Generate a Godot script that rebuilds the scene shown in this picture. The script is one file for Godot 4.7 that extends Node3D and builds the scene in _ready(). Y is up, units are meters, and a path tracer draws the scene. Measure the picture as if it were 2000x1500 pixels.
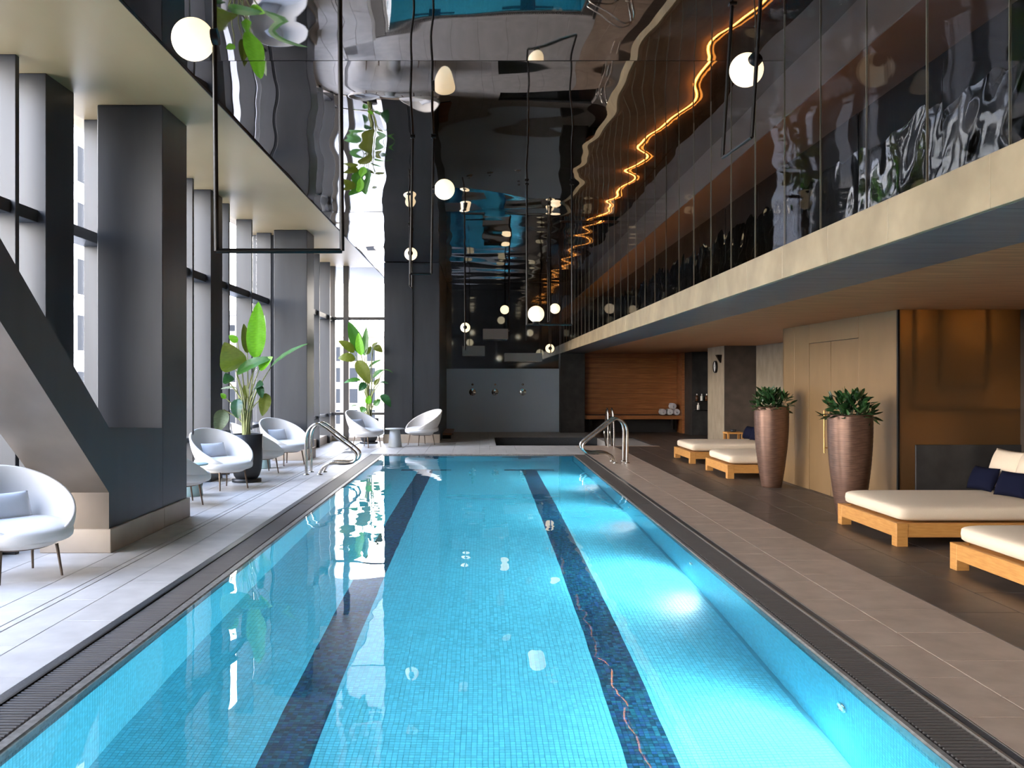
extends Node3D
# An indoor lap pool hall. X runs across the pool, depth runs along -z, the deck is y = 0.

const EYE := 1.6
const FOCAL := 1800.0
const VPX := 940.0
const VPY := 742.0
const HALL_END := 28.3
const CEIL := 4.58

var M := {}
var taken := {}
var box_cache := {}
var rng := RandomNumberGenerator.new()

# ---------------------------------------------------------------- helpers
func P(x: float, y: float, d: float) -> Vector3:
	return Vector3(x, y, -d)

func px(u: float, v: float, d: float) -> Vector3:
	return Vector3((u - VPX) / FOCAL * d, EYE + (VPY - v) / FOCAL * d, -d)

func numbered(called: String) -> String:
	if not taken.has(called):
		taken[called] = 0
		return called
	taken[called] += 1
	return "%s_%03d" % [called, taken[called]]

func meta(o: Node, label: String, category: String, group := "", kind := "") -> Node:
	if label: o.set_meta("label", label)
	if category: o.set_meta("category", category)
	if group: o.set_meta("group", group)
	if kind: o.set_meta("kind", kind)
	return o

func thing(called: String, label: String, category: String, at := Vector3.ZERO, turn := 0.0, group := "", kind := "") -> Node3D:
	var o := Node3D.new()
	o.name = numbered(called)
	add_child(o)
	o.position = at
	o.rotation.y = turn
	meta(o, label, category, group, kind)
	return o

func part(parent: Node, called: String, mesh: Mesh, m: Material, at := Vector3.ZERO) -> MeshInstance3D:
	var o := MeshInstance3D.new()
	o.name = called
	o.mesh = mesh
	o.material_override = m
	o.position = at
	parent.add_child(o, true)
	return o

func solo(called: String, mesh: Mesh, m: Material, label: String, category: String, at := Vector3.ZERO, group := "", kind := "") -> MeshInstance3D:
	var o := MeshInstance3D.new()
	o.name = numbered(called)
	o.mesh = mesh
	o.material_override = m
	add_child(o)
	o.position = at
	meta(o, label, category, group, kind)
	return o

func dup(root: Node3D, at: Vector3, turn: float, label := "") -> Node3D:
	var stem: String = root.get_meta("stem", root.name)
	var r: Node3D = root.duplicate()
	r.name = numbered(stem)
	add_child(r)
	r.position = at
	r.rotation.y = turn
	if label: r.set_meta("label", label)
	return r

# ---- geometry
func new_st() -> SurfaceTool:
	var st := SurfaceTool.new()
	st.begin(Mesh.PRIMITIVE_TRIANGLES)
	return st

func poly(st: SurfaceTool, pts: Array, center: Vector3) -> void:
	st.set_smooth_group(-1)
	var a: Vector3 = pts[0]
	var n: Vector3 = (pts[2] - a).cross(pts[1] - a)
	var mid := Vector3.ZERO
	for p in pts: mid += p
	mid /= pts.size()
	var rev := n.dot(mid - center) < 0.0
	for i in range(1, pts.size() - 1):
		st.add_vertex(a)
		if rev:
			st.add_vertex(pts[i + 1]); st.add_vertex(pts[i])
		else:
			st.add_vertex(pts[i]); st.add_vertex(pts[i + 1])

func add_box(st: SurfaceTool, c: Vector3, s: Vector3, b := 0.0, basis := Basis.IDENTITY) -> void:
	var h := s / 2.0
	if b <= 0.0:
		for ax in 3:
			for sg in [-1.0, 1.0]:
				var e1 := (ax + 1) % 3
				var e2 := (ax + 2) % 3
				var pts := []
				for k in [[-1, -1], [1, -1], [1, 1], [-1, 1]]:
					var v := Vector3.ZERO
					v[ax] = sg * h[ax]; v[e1] = k[0] * h[e1]; v[e2] = k[1] * h[e2]
					pts.append(c + basis * v)
				poly(st, pts, c)
		return
	b = minf(b, minf(h.x, minf(h.y, h.z)) * 0.9)
	for ax in 3:
		for sg in [-1.0, 1.0]:
			var e1 := (ax + 1) % 3
			var e2 := (ax + 2) % 3
			var pts := []
			for k in [[-1, -1], [1, -1], [1, 1], [-1, 1]]:
				var v := Vector3.ZERO
				v[ax] = sg * h[ax]; v[e1] = k[0] * (h[e1] - b); v[e2] = k[1] * (h[e2] - b)
				pts.append(c + basis * v)
			poly(st, pts, c)
	for ax in 3:
		var e1 := (ax + 1) % 3
		var e2 := (ax + 2) % 3
		for s1 in [-1.0, 1.0]:
			for s2 in [-1.0, 1.0]:
				var pts := []
				for k in [[-1, 0], [1, 0], [1, 1], [-1, 1]]:
					var v := Vector3.ZERO
					v[ax] = k[0] * (h[ax] - b)
					v[e1] = s1 * (h[e1] - (b if k[1] == 0 else 0.0))
					v[e2] = s2 * (h[e2] - (0.0 if k[1] == 0 else b))
					pts.append(c + basis * v)
				poly(st, pts, c)
	for sx in [-1.0, 1.0]:
		for sy in [-1.0, 1.0]:
			for sz in [-1.0, 1.0]:
				var q := Vector3(sx * h.x, sy * h.y, sz * h.z)
				var pts := []
				for ax in 3:
					var v := q
					v[(ax + 1) % 3] -= signf(q[(ax + 1) % 3]) * b
					v[(ax + 2) % 3] -= signf(q[(ax + 2) % 3]) * b
					pts.append(c + basis * v)
				poly(st, pts, c)

func done(st: SurfaceTool) -> ArrayMesh:
	st.generate_normals()
	return st.commit()

func box(s: Vector3, b := 0.0) -> ArrayMesh:
	var key := "%.4f %.4f %.4f %.4f" % [s.x, s.y, s.z, b]
	if not box_cache.has(key):
		var st := new_st()
		add_box(st, Vector3.ZERO, s, b)
		box_cache[key] = done(st)
	return box_cache[key]

# a box from its limits: x0..x1, y0..y1, depth d0..d1
func lim(parent: Node, called: String, x0: float, x1: float, y0: float, y1: float, d0: float, d1: float, m: Material, b := 0.0) -> MeshInstance3D:
	return part(parent, called, box(Vector3(x1 - x0, y1 - y0, d1 - d0), b), m, P((x0 + x1) / 2, (y0 + y1) / 2, (d0 + d1) / 2))

func lim_solo(called: String, x0: float, x1: float, y0: float, y1: float, d0: float, d1: float, m: Material, label: String, category: String, kind := "structure", b := 0.0) -> MeshInstance3D:
	return solo(called, box(Vector3(x1 - x0, y1 - y0, d1 - d0), b), m, label, category, P((x0 + x1) / 2, (y0 + y1) / 2, (d0 + d1) / 2), "", kind)

# fn(u, v) with u, v in 0..1; du x dv points outward
func add_grid(st: SurfaceTool, nu: int, nv: int, fn: Callable, group := 0) -> void:
	st.set_smooth_group(group)
	var g := []
	for i in nu + 1:
		var row := PackedVector3Array()
		for j in nv + 1:
			row.append(fn.call(float(i) / nu, float(j) / nv))
		g.append(row)
	for i in nu:
		for j in nv:
			var a: Vector3 = g[i][j]
			var b: Vector3 = g[i][j + 1]
			var c: Vector3 = g[i + 1][j]
			var d: Vector3 = g[i + 1][j + 1]
			if not (a.is_equal_approx(b) or a.is_equal_approx(c)):
				st.add_vertex(a); st.add_vertex(b); st.add_vertex(c)
			elif not a.is_equal_approx(d):
				if a.is_equal_approx(b): 
					st.add_vertex(a); st.add_vertex(d); st.add_vertex(c)
					continue
			if not (d.is_equal_approx(b) or d.is_equal_approx(c)):
				st.add_vertex(c); st.add_vertex(b); st.add_vertex(d)

# profile: array of Vector2(radius, y) from bottom to top
func lathe(profile: Array, segs := 32) -> ArrayMesh:
	var st := new_st()
	var n := profile.size() - 1
	for k in n:
		var p0: Vector2 = profile[k]
		var p1: Vector2 = profile[k + 1]
		var grp := 0
		st.set_smooth_group(grp)
		for i in segs:
			var a0 := TAU * i / segs
			var a1 := TAU * (i + 1) / segs
			var q00 := Vector3(p0.x * cos(a0), p0.y, p0.x * sin(a0))
			var q01 := Vector3(p0.x * cos(a1), p0.y, p0.x * sin(a1))
			var q10 := Vector3(p1.x * cos(a0), p1.y, p1.x * sin(a0))
			var q11 := Vector3(p1.x * cos(a1), p1.y, p1.x * sin(a1))
			if p0.x > 1e-5:
				st.add_vertex(q00); st.add_vertex(q01); st.add_vertex(q10)
			if p1.x > 1e-5:
				st.add_vertex(q10); st.add_vertex(q01); st.add_vertex(q11)
	return done(st)

func add_tube(st: SurfaceTool, pts: Array, r: Array, segs := 10) -> void:
	var n := pts.size()
	var rings := []
	var up := Vector3.UP
	var t0: Vector3 = (pts[1] - pts[0]).normalized()
	if absf(t0.dot(up)) > 0.95: up = Vector3.RIGHT
	var side := t0.cross(up).normalized()
	for i in n:
		var t: Vector3
		if i == 0: t = pts[1] - pts[0]
		elif i == n - 1: t = pts[n - 1] - pts[n - 2]
		else: t = (pts[i + 1] - pts[i]).normalized() + (pts[i] - pts[i - 1]).normalized()
		t = t.normalized()
		side = (side - t * side.dot(t)).normalized()
		var other := t.cross(side)
		var ring := PackedVector3Array()
		var rad: float = r[mini(i, r.size() - 1)]
		for k in segs:
			var a := TAU * k / segs
			ring.append(pts[i] + (side * cos(a) + other * sin(a)) * rad)
		rings.append(ring)
	st.set_smooth_group(0)
	for i in n - 1:
		for k in segs:
			var k1 := (k + 1) % segs
			st.add_vertex(rings[i][k]); st.add_vertex(rings[i + 1][k]); st.add_vertex(rings[i][k1])
			st.add_vertex(rings[i][k1]); st.add_vertex(rings[i + 1][k]); st.add_vertex(rings[i + 1][k1])
	for e in [0, n - 1]:
		poly(st, Array(rings[e]), (pts[1] if e == 0 else pts[n - 2]))

func tube(pts: Array, r, segs := 10) -> ArrayMesh:
	var st := new_st()
	add_tube(st, pts, r if r is Array else [r], segs)
	return done(st)

func smooth_path(pts: Array, per := 6) -> Array:
	var c := Curve3D.new()
	for i in pts.size():
		var a: Vector3 = pts[maxi(i - 1, 0)]
		var b: Vector3 = pts[mini(i + 1, pts.size() - 1)]
		var tan_ := (b - a) / 6.0
		c.add_point(pts[i], -tan_, tan_)
	var out := []
	for i in pts.size() - 1:
		for k in per:
			out.append(c.sample(i, float(k) / per))
	out.append(pts[-1])
	return out

# soft pillow lying in the x-y plane, thickness along z
func pillow(w: float, h: float, t: float, pinch := 0.06) -> ArrayMesh:
	var st := new_st()
	for s in [1.0, -1.0]:
		var fn := func(u: float, v: float) -> Vector3:
			var a: float = (u * 2.0 - 1.0)
			var b: float = (v * 2.0 - 1.0)
			var th := pow(maxf(0.0, 1.0 - pow(absf(a), 2.6)), 0.55) * pow(maxf(0.0, 1.0 - pow(absf(b), 2.6)), 0.55)
			var kx := 1.0 - pinch * (1.0 - b * b)
			var ky := 1.0 - pinch * (1.0 - a * a)
			return Vector3(a * w / 2 * ky * s, b * h / 2 * (1.0 - pinch * (1.0 - a * a)) * (kx / kx), s * t / 2 * th)
		add_grid(st, 16, 16, fn)
	return done(st)

# rounded block (superellipsoid): half sizes h, exponents
func softbox(h: Vector3, e1 := 0.25, e2 := 0.25, nu := 32, nv := 18) -> ArrayMesh:
	var st := new_st()
	var pw := func(x: float, e: float) -> float: return signf(x) * pow(absf(x), e)
	var fn := func(u: float, v: float) -> Vector3:
		var th := -PI * u * 2.0
		var ph := (v - 0.5) * PI
		var cp: float = pw.call(cos(ph), e1)
		var sp: float = pw.call(sin(ph), e1)
		var x: float = pw.call(cos(th), e2)
		var z: float = pw.call(sin(th), e2)
		if v <= 0.0 or v >= 1.0: cp = 0.0
		return Vector3(h.x * cp * x, h.y * sp, h.z * cp * z)
	add_grid(st, nu, nv, fn)
	return done(st)

func ball(r: float, segs := 32) -> SphereMesh:
	var s := SphereMesh.new()
	s.radius = r; s.height = 2 * r; s.radial_segments = segs; s.rings = segs / 2
	return s

# a leaf from base b to tip t; n is the way its face looks
func leaf_mesh(b: Vector3, t: Vector3, n: Vector3, w: float, droop := 0.0, fold := 0.15, wave := 0.0, curl := 0.0) -> ArrayMesh:
	var st := new_st()
	var ax := t - b
	var ln := ax.length()
	var dir := ax / ln
	var side := dir.cross(n).normalized()
	var nn := side.cross(dir).normalized()
	var fn := func(u: float, v: float) -> Vector3:
		var s := v
		var a := u * 2.0 - 1.0
		var wd := w * 0.5 * pow(sin(PI * pow(clampf(s, 0.0, 1.0), 0.75)), 0.7)
		var c := b + ax * s + nn * (droop * ln * 4.0 * s * (1.0 - s))
		return c + side * a * wd + nn * (absf(a) * wd * fold + curl * a * a * wd + wave * sin(s * 26.0 + a * 2.0) * wd * a * a)
	add_grid(st, 10, 18, fn)
	return done(st)

# ---------------------------------------------------------------- materials
func noise_tex(freq: float, c0: Color, c1: Color, size := 512, octaves := 4, kind := FastNoiseLite.TYPE_SIMPLEX_SMOOTH, seed_ := 1, mid = null) -> NoiseTexture2D:
	var n := FastNoiseLite.new()
	n.noise_type = kind; n.frequency = freq; n.fractal_octaves = octaves; n.seed = seed_
	var t := NoiseTexture2D.new()
	t.width = size; t.height = size; t.seamless = true; t.noise = n; t.normalize = true
	var g := Gradient.new()
	g.set_color(0, c0); g.set_color(1, c1)
	if mid != null: g.add_point(0.5, mid)
	t.color_ramp = g
	return t

func relief_tex(freq: float, strength: float, size := 512, octaves := 3, seed_ := 5) -> NoiseTexture2D:
	var n := FastNoiseLite.new()
	n.noise_type = FastNoiseLite.TYPE_SIMPLEX_SMOOTH; n.frequency = freq; n.fractal_octaves = octaves; n.seed = seed_
	var t := NoiseTexture2D.new()
	t.width = size; t.height = size; t.seamless = true; t.noise = n; t.as_normal_map = true; t.bump_strength = strength
	return t

func mat(called: String, c: Color, rough := 0.6, metal := 0.0) -> StandardMaterial3D:
	var m := StandardMaterial3D.new()
	m.resource_name = called
	m.albedo_color = c
	m.roughness = rough
	m.metallic = metal
	M[called] = m
	return m

func textured(m: StandardMaterial3D, t: Texture2D, scale: Vector3, world := true) -> StandardMaterial3D:
	m.albedo_color = Color.WHITE
	m.albedo_texture = t
	m.uv1_triplanar = true
	m.uv1_world_triplanar = world
	m.uv1_scale = scale
	m.uv1_triplanar_sharpness = 4.0
	return m

func S(r: float, g: float, b: float) -> Color:   # linear base colour to sRGB
	return Color(r, g, b).linear_to_srgb()

func make_materials() -> void:
	textured(mat("pale_stone", Color.WHITE, 0.5), noise_tex(0.012, S(0.40, 0.385, 0.365), S(0.52, 0.50, 0.475), 512, 5), Vector3(0.5, 0.5, 0.5))
	textured(mat("taupe_stone", Color.WHITE, 0.45), noise_tex(0.012, S(0.35, 0.265, 0.20), S(0.48, 0.37, 0.285), 512, 5, FastNoiseLite.TYPE_SIMPLEX_SMOOTH, 3), Vector3(0.5, 0.5, 0.5))
	textured(mat("dark_stone", Color.WHITE, 0.42), noise_tex(0.012, S(0.065, 0.05, 0.041), S(0.105, 0.082, 0.067), 512, 5, FastNoiseLite.TYPE_SIMPLEX_SMOOTH, 4), Vector3(0.5, 0.5, 0.5))
	mat("grout_dark", S(0.03, 0.027, 0.025), 0.9)
	mat("grout_mid", S(0.20, 0.19, 0.18), 0.9)
	mat("grout_light", S(0.33, 0.30, 0.27), 0.9)
	textured(mat("fascia_stone", Color.WHITE, 0.45), noise_tex(0.01, S(0.24, 0.175, 0.098), S(0.37, 0.28, 0.165), 512, 5, FastNoiseLite.TYPE_SIMPLEX_SMOOTH, 7), Vector3(0.4, 0.4, 0.4))
	textured(mat("slate", Color.WHITE, 0.4), noise_tex(0.012, S(0.07, 0.075, 0.085), S(0.13, 0.135, 0.145), 512, 5, FastNoiseLite.TYPE_SIMPLEX_SMOOTH, 8), Vector3(0.25, 1.4, 1.4))
	textured(mat("black_stone", Color.WHITE, 0.5), noise_tex(0.012, S(0.018, 0.017, 0.017), S(0.05, 0.047, 0.045), 512, 5, FastNoiseLite.TYPE_SIMPLEX_SMOOTH, 9), Vector3(0.4, 0.4, 0.4))
	textured(mat("column_paint", Color.WHITE, 0.4, 0.7), noise_tex(0.02, S(0.050, 0.053, 0.058), S(0.062, 0.065, 0.070), 256, 3), Vector3(0.5, 0.08, 0.5))
	textured(mat("brace_panel", Color.WHITE, 0.36, 0.5), noise_tex(0.02, S(0.20, 0.165, 0.13), S(0.25, 0.205, 0.165), 256, 3), Vector3(0.5, 0.3, 0.5))
	textured(mat("soffit_paint", Color.WHITE, 0.4, 0.1), noise_tex(0.01, S(0.355, 0.25, 0.12), S(0.41, 0.29, 0.145), 256, 3), Vector3(0.3, 0.3, 0.1))
	textured(mat("plinth_stone", Color.WHITE, 0.5), noise_tex(0.012, S(0.34, 0.28, 0.22), S(0.42, 0.35, 0.28), 256, 4), Vector3(0.5, 0.5, 0.5))
	mat("bronze_frame", S(0.06, 0.055, 0.05), 0.4, 0.5)
	textured(mat("wood_soffit", Color.WHITE, 0.6), noise_tex(0.02, S(0.27, 0.11, 0.04), S(0.52, 0.24, 0.095), 512, 5, FastNoiseLite.TYPE_SIMPLEX_SMOOTH, 11), Vector3(0.12, 1.5, 1.5))
	textured(mat("wood_wall", Color.WHITE, 0.4), noise_tex(0.02, S(0.22, 0.075, 0.022), S(0.46, 0.18, 0.06), 512, 5, FastNoiseLite.TYPE_SIMPLEX_SMOOTH, 12), Vector3(0.12, 2.2, 0.12))
	textured(mat("teak", Color.WHITE, 0.5), noise_tex(0.02, S(0.47, 0.205, 0.048), S(0.63, 0.32, 0.092), 512, 5, FastNoiseLite.TYPE_SIMPLEX_SMOOTH, 13), Vector3(0.5, 4.0, 0.5))
	var fab := noise_tex(0.25, S(0.70, 0.57, 0.42), S(0.79, 0.66, 0.51), 256, 2)
	textured(mat("cream_fabric", Color.WHITE, 0.9), fab, Vector3(2, 2, 2), false)
	textured(mat("white_fabric", Color.WHITE, 0.85), noise_tex(0.3, S(0.62, 0.61, 0.595), S(0.69, 0.68, 0.665), 256, 2), Vector3(2, 2, 2), false)
	textured(mat("pillow_fabric", Color.WHITE, 0.9), noise_tex(0.3, S(0.46, 0.48, 0.51), S(0.54, 0.56, 0.59), 256, 2), Vector3(3, 3, 3), false)
	textured(mat("navy_fabric", Color.WHITE, 0.9), noise_tex(0.3, S(0.005, 0.006, 0.017), S(0.008, 0.010, 0.027), 256, 2), Vector3(3, 3, 3), false)
	M.navy_fabric.metallic_specular = 0.2
	mat("shell_weave", S(0.62, 0.60, 0.57), 0.7)
	mat("leg_metal", S(0.16, 0.12, 0.09), 0.35, 0.8)
	mat("teal_table", S(0.32, 0.46, 0.46), 0.5)
	mat("grey_table", S(0.42, 0.45, 0.46), 0.5)
	mat("steel", S(0.62, 0.58, 0.53), 0.18, 1.0)
	mat("chrome", S(0.75, 0.75, 0.75), 0.08, 1.0)
	mat("brass", S(0.55, 0.34, 0.14), 0.3, 1.0)
	mat("black_metal", S(0.012, 0.011, 0.010), 0.35, 0.6)
	mat("black_pot", S(0.012, 0.013, 0.015), 0.45)
	mat("soil", S(0.03, 0.02, 0.014), 1.0)
	textured(mat("planter_bronze", Color.WHITE, 0.34, 0.55), noise_tex(0.03, S(0.105, 0.058, 0.042), S(0.24, 0.135, 0.092), 256, 4, FastNoiseLite.TYPE_SIMPLEX_SMOOTH, 15), Vector3(0.8, 7.0, 0.8), false)
	textured(mat("door_panel", Color.WHITE, 0.45, 0.15), noise_tex(0.02, S(0.205, 0.122, 0.052), S(0.25, 0.152, 0.068), 256, 4, FastNoiseLite.TYPE_SIMPLEX_SMOOTH, 16), Vector3(0.4, 0.2, 0.4))
	textured(mat("concrete_wall", Color.WHITE, 0.6), noise_tex(0.012, S(0.22, 0.175, 0.125), S(0.34, 0.275, 0.20), 512, 5, FastNoiseLite.TYPE_SIMPLEX_SMOOTH, 17), Vector3(0.5, 0.3, 0.5))
	textured(mat("brown_stone", Color.WHITE, 0.5), noise_tex(0.012, S(0.045, 0.033, 0.027), S(0.085, 0.065, 0.052), 512, 5, FastNoiseLite.TYPE_SIMPLEX_SMOOTH, 18), Vector3(0.4, 0.4, 0.4))
	mat("dark_wall", S(0.02, 0.019, 0.019), 0.5)
	textured(mat("walkway_wood", Color.WHITE, 0.5), noise_tex(0.02, S(0.20, 0.115, 0.065), S(0.32, 0.19, 0.11), 256, 4, FastNoiseLite.TYPE_SIMPLEX_SMOOTH, 19), Vector3(1.5, 1.0, 0.15))
	mat("bulkhead", S(0.042, 0.022, 0.012), 0.5)
	mat("ceiling_mirror", S(0.33, 0.295, 0.265), 0.02, 1.0)
	mat("wall_mirror", S(0.20, 0.22, 0.24), 0.04, 1.0)
	mat("corridor_mirror", S(0.085, 0.095, 0.10), 0.03, 1.0)
	mat("frosted_glass", S(0.56, 0.66, 0.78), 0.28, 0.0)
	var bg := mat("bronze_glass", S(0.085, 0.045, 0.018), 0.38, 0.0)
	bg.backlight_enabled = true
	bg.backlight = Color(0.80, 0.68, 0.50)
	mat("grate", S(0.095, 0.085, 0.078), 0.45)
	mat("gutter", S(0.012, 0.012, 0.012), 0.8)
	textured(mat("lip_stone", Color.WHITE, 0.4), noise_tex(0.06, S(0.10, 0.095, 0.09), S(0.26, 0.25, 0.235), 256, 3), Vector3(1, 1, 1))
	textured(mat("edge_mosaic", Color.WHITE, 0.35), noise_tex(0.12, S(0.02, 0.025, 0.03), S(0.10, 0.105, 0.11), 256, 2, FastNoiseLite.TYPE_CELLULAR), Vector3(2, 2, 2))
	mat("trim_metal", S(0.45, 0.42, 0.38), 0.35, 0.8)
	mat("pool_grout", S(0.06, 0.38, 0.52), 0.7)
	mat("lane_grout", S(0.012, 0.05, 0.09), 0.7)
	var mo := mat("mosaic", Color.WHITE, 0.3)
	mo.vertex_color_use_as_albedo = true
	var w := mat("water", Color(0.97, 0.995, 1.0, 0.0), 0.0)
	w.transparency = BaseMaterial3D.TRANSPARENCY_ALPHA
	w.refraction_enabled = true
	w.refraction_scale = 0.033
	w.metallic_specular = 0.5
	w.normal_enabled = true
	w.normal_texture = relief_tex(0.012, 6.0, 512, 2, 21)
	w.normal_scale = 0.028
	w.uv1_triplanar = true
	w.uv1_world_triplanar = true
	w.uv1_scale = Vector3(0.22, 0.22, 0.22)
	var g := mat("clear_glass", Color(1, 1, 1, 0.0), 0.0)
	g.transparency = BaseMaterial3D.TRANSPARENCY_ALPHA
	g.metallic_specular = 0.5
	var bgl := mat("balcony_glass", Color(1, 1, 1, 0.0), 0.0)
	bgl.transparency = BaseMaterial3D.TRANSPARENCY_ALPHA
	bgl.metallic_specular = 0.18
	mat("glass_edge", S(0.11, 0.10, 0.07), 0.3)
	var gl := mat("globe", S(0.9, 0.85, 0.75), 0.3)
	gl.emission_enabled = true
	gl.emission = Color(1.0, 0.90, 0.72)
	gl.emission_energy_multiplier = 1.05
	var led := mat("led", S(0.9, 0.7, 0.4), 0.4)
	led.emission_enabled = true
	led.emission = Color(1.0, 0.62, 0.26)
	led.emission_energy_multiplier = 5.0
	var pl := mat("pool_lens", S(0.9, 0.95, 1.0), 0.3)
	pl.emission_enabled = true
	pl.emission = Color(0.85, 0.96, 1.0)
	pl.emission_energy_multiplier = 0.3
	for a in [["leaf_bright", 0.17, 0.46, 0.02], ["leaf_mid", 0.055, 0.17, 0.035], ["leaf_olive", 0.13, 0.15, 0.03], ["leaf_deep", 0.02, 0.075, 0.03], ["leaf_pale", 0.42, 0.50, 0.36]]:
		var l := mat(a[0], S(a[1], a[2], a[3]), 0.38)
		textured(l, noise_tex(0.03, S(a[1] * 0.8, a[2] * 0.8, a[3] * 0.8), S(a[1] * 1.15, a[2] * 1.15, a[3] * 1.15), 128, 3), Vector3(3, 12, 3), false)
		l.backlight_enabled = true
		l.backlight = Color(0.7, 0.8, 0.4)
	mat("stem_green", S(0.20, 0.22, 0.08), 0.5)
	mat("bush_leaf", S(0.018, 0.055, 0.016), 0.32)
	mat("bush_leaf_light", S(0.035, 0.10, 0.025), 0.32)
	mat("towel", S(0.78, 0.77, 0.80), 0.95)
	mat("clock_face", S(0.8, 0.8, 0.8), 0.4)
	mat("bottle_amber", S(0.10, 0.035, 0.012), 0.15)
	mat("bottle_cap", S(0.75, 0.72, 0.66), 0.4)
	textured(mat("facade", Color.WHITE, 0.8), noise_tex(0.03, S(0.30, 0.255, 0.205), S(0.40, 0.35, 0.29), 256, 4), Vector3(0.05, 0.1, 0.05))
	textured(mat("facade_grey", Color.WHITE, 0.8), noise_tex(0.03, S(0.32, 0.315, 0.305), S(0.42, 0.415, 0.40), 256, 4), Vector3(0.05, 0.1, 0.05))
	mat("far_window", S(0.025, 0.028, 0.032), 0.7)
	M.far_window.metallic_specular = 0.15
	mat("street", S(0.32, 0.31, 0.30), 0.9)
	mat("plaster", S(0.5, 0.48, 0.45), 0.8)

# ---------------------------------------------------------------- scene
func _ready() -> void:
	rng.seed = 7
	# camera: level, lens shifted
	var cam := Camera3D.new()
	cam.name = "camera"
	cam.projection = Camera3D.PROJECTION_FRUSTUM
	cam.near = 0.1
	cam.far = 600.0
	cam.size = 0.1 * 1500.0 / FOCAL
	cam.frustum_offset = Vector2((1000.0 - VPX) / FOCAL * 0.1, (VPY - 750.0) / FOCAL * 0.1)
	cam.position = Vector3(0, EYE, 0)
	add_child(cam)
	cam.current = true
	# sky and exposure
	var env := Environment.new()
	env.tonemap_mode = Environment.TONE_MAPPER_LINEAR
	env.tonemap_exposure = 1.3
	env.sdfgi_enabled = true
	env.ssao_enabled = true
	env.ssil_enabled = true
	var sky := Sky.new()
	var psm := ProceduralSkyMaterial.new()
	psm.sky_top_color = Color(0.55, 0.66, 0.84)
	psm.sky_horizon_color = Color(1.0, 0.955, 0.89)
	psm.sky_curve = 0.4
	psm.sky_energy_multiplier = 3.9
	psm.ground_bottom_color = Color(0.4, 0.39, 0.38)
	psm.ground_horizon_color = Color(0.6, 0.6, 0.6)
	psm.ground_energy_multiplier = 1.2
	sky.sky_material = psm
	env.background_mode = Environment.BG_SKY
	env.sky = sky
	var we := WorldEnvironment.new()
	we.name = "world_environment"
	we.environment = env
	add_child(we)
	# sun: from behind the hall, lights the street fronts outside
	var sun := DirectionalLight3D.new()
	sun.name = "sun"
	sun.light_color = Color(1.0, 0.93, 0.82)
	sun.light_energy = 1.5
	sun.light_angular_distance = 0.6
	sun.shadow_enabled = true
	sun.sky_mode = DirectionalLight3D.SKY_MODE_LIGHT_ONLY
	add_child(sun)
	sun.look_at_from_position(Vector3(60, 60, 35), Vector3.ZERO)

	make_materials()
	build_floor()
	build_pool()
	build_left_side()
	build_ceiling()
	build_balcony()
	build_end()
	build_right_side()
	build_outside()
	build_lamps()
	build_chairs()
	build_daybeds()
	build_plants()
	build_rails()
	build_small()

func tile_rows(parent: Node, rows: Array, d0: float, d1: float, ln: float, gap: float, m: Material, stagger := 0.5) -> void:
	for i in rows.size() - 1:
		var x0: float = rows[i]
		var x1: float = rows[i + 1]
		var d := d0 - ln * fmod(i * stagger, 1.0)
		while d < d1 - 0.02:
			var a := maxf(d, d0)
			var b := minf(d + ln, d1)
			if b - a > 0.03:
				lim(parent, "tile", x0 + gap / 2, x1 - gap / 2, -0.02, 0.0, a + gap / 2, b - gap / 2, m, 0.002)
			d += ln

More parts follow.
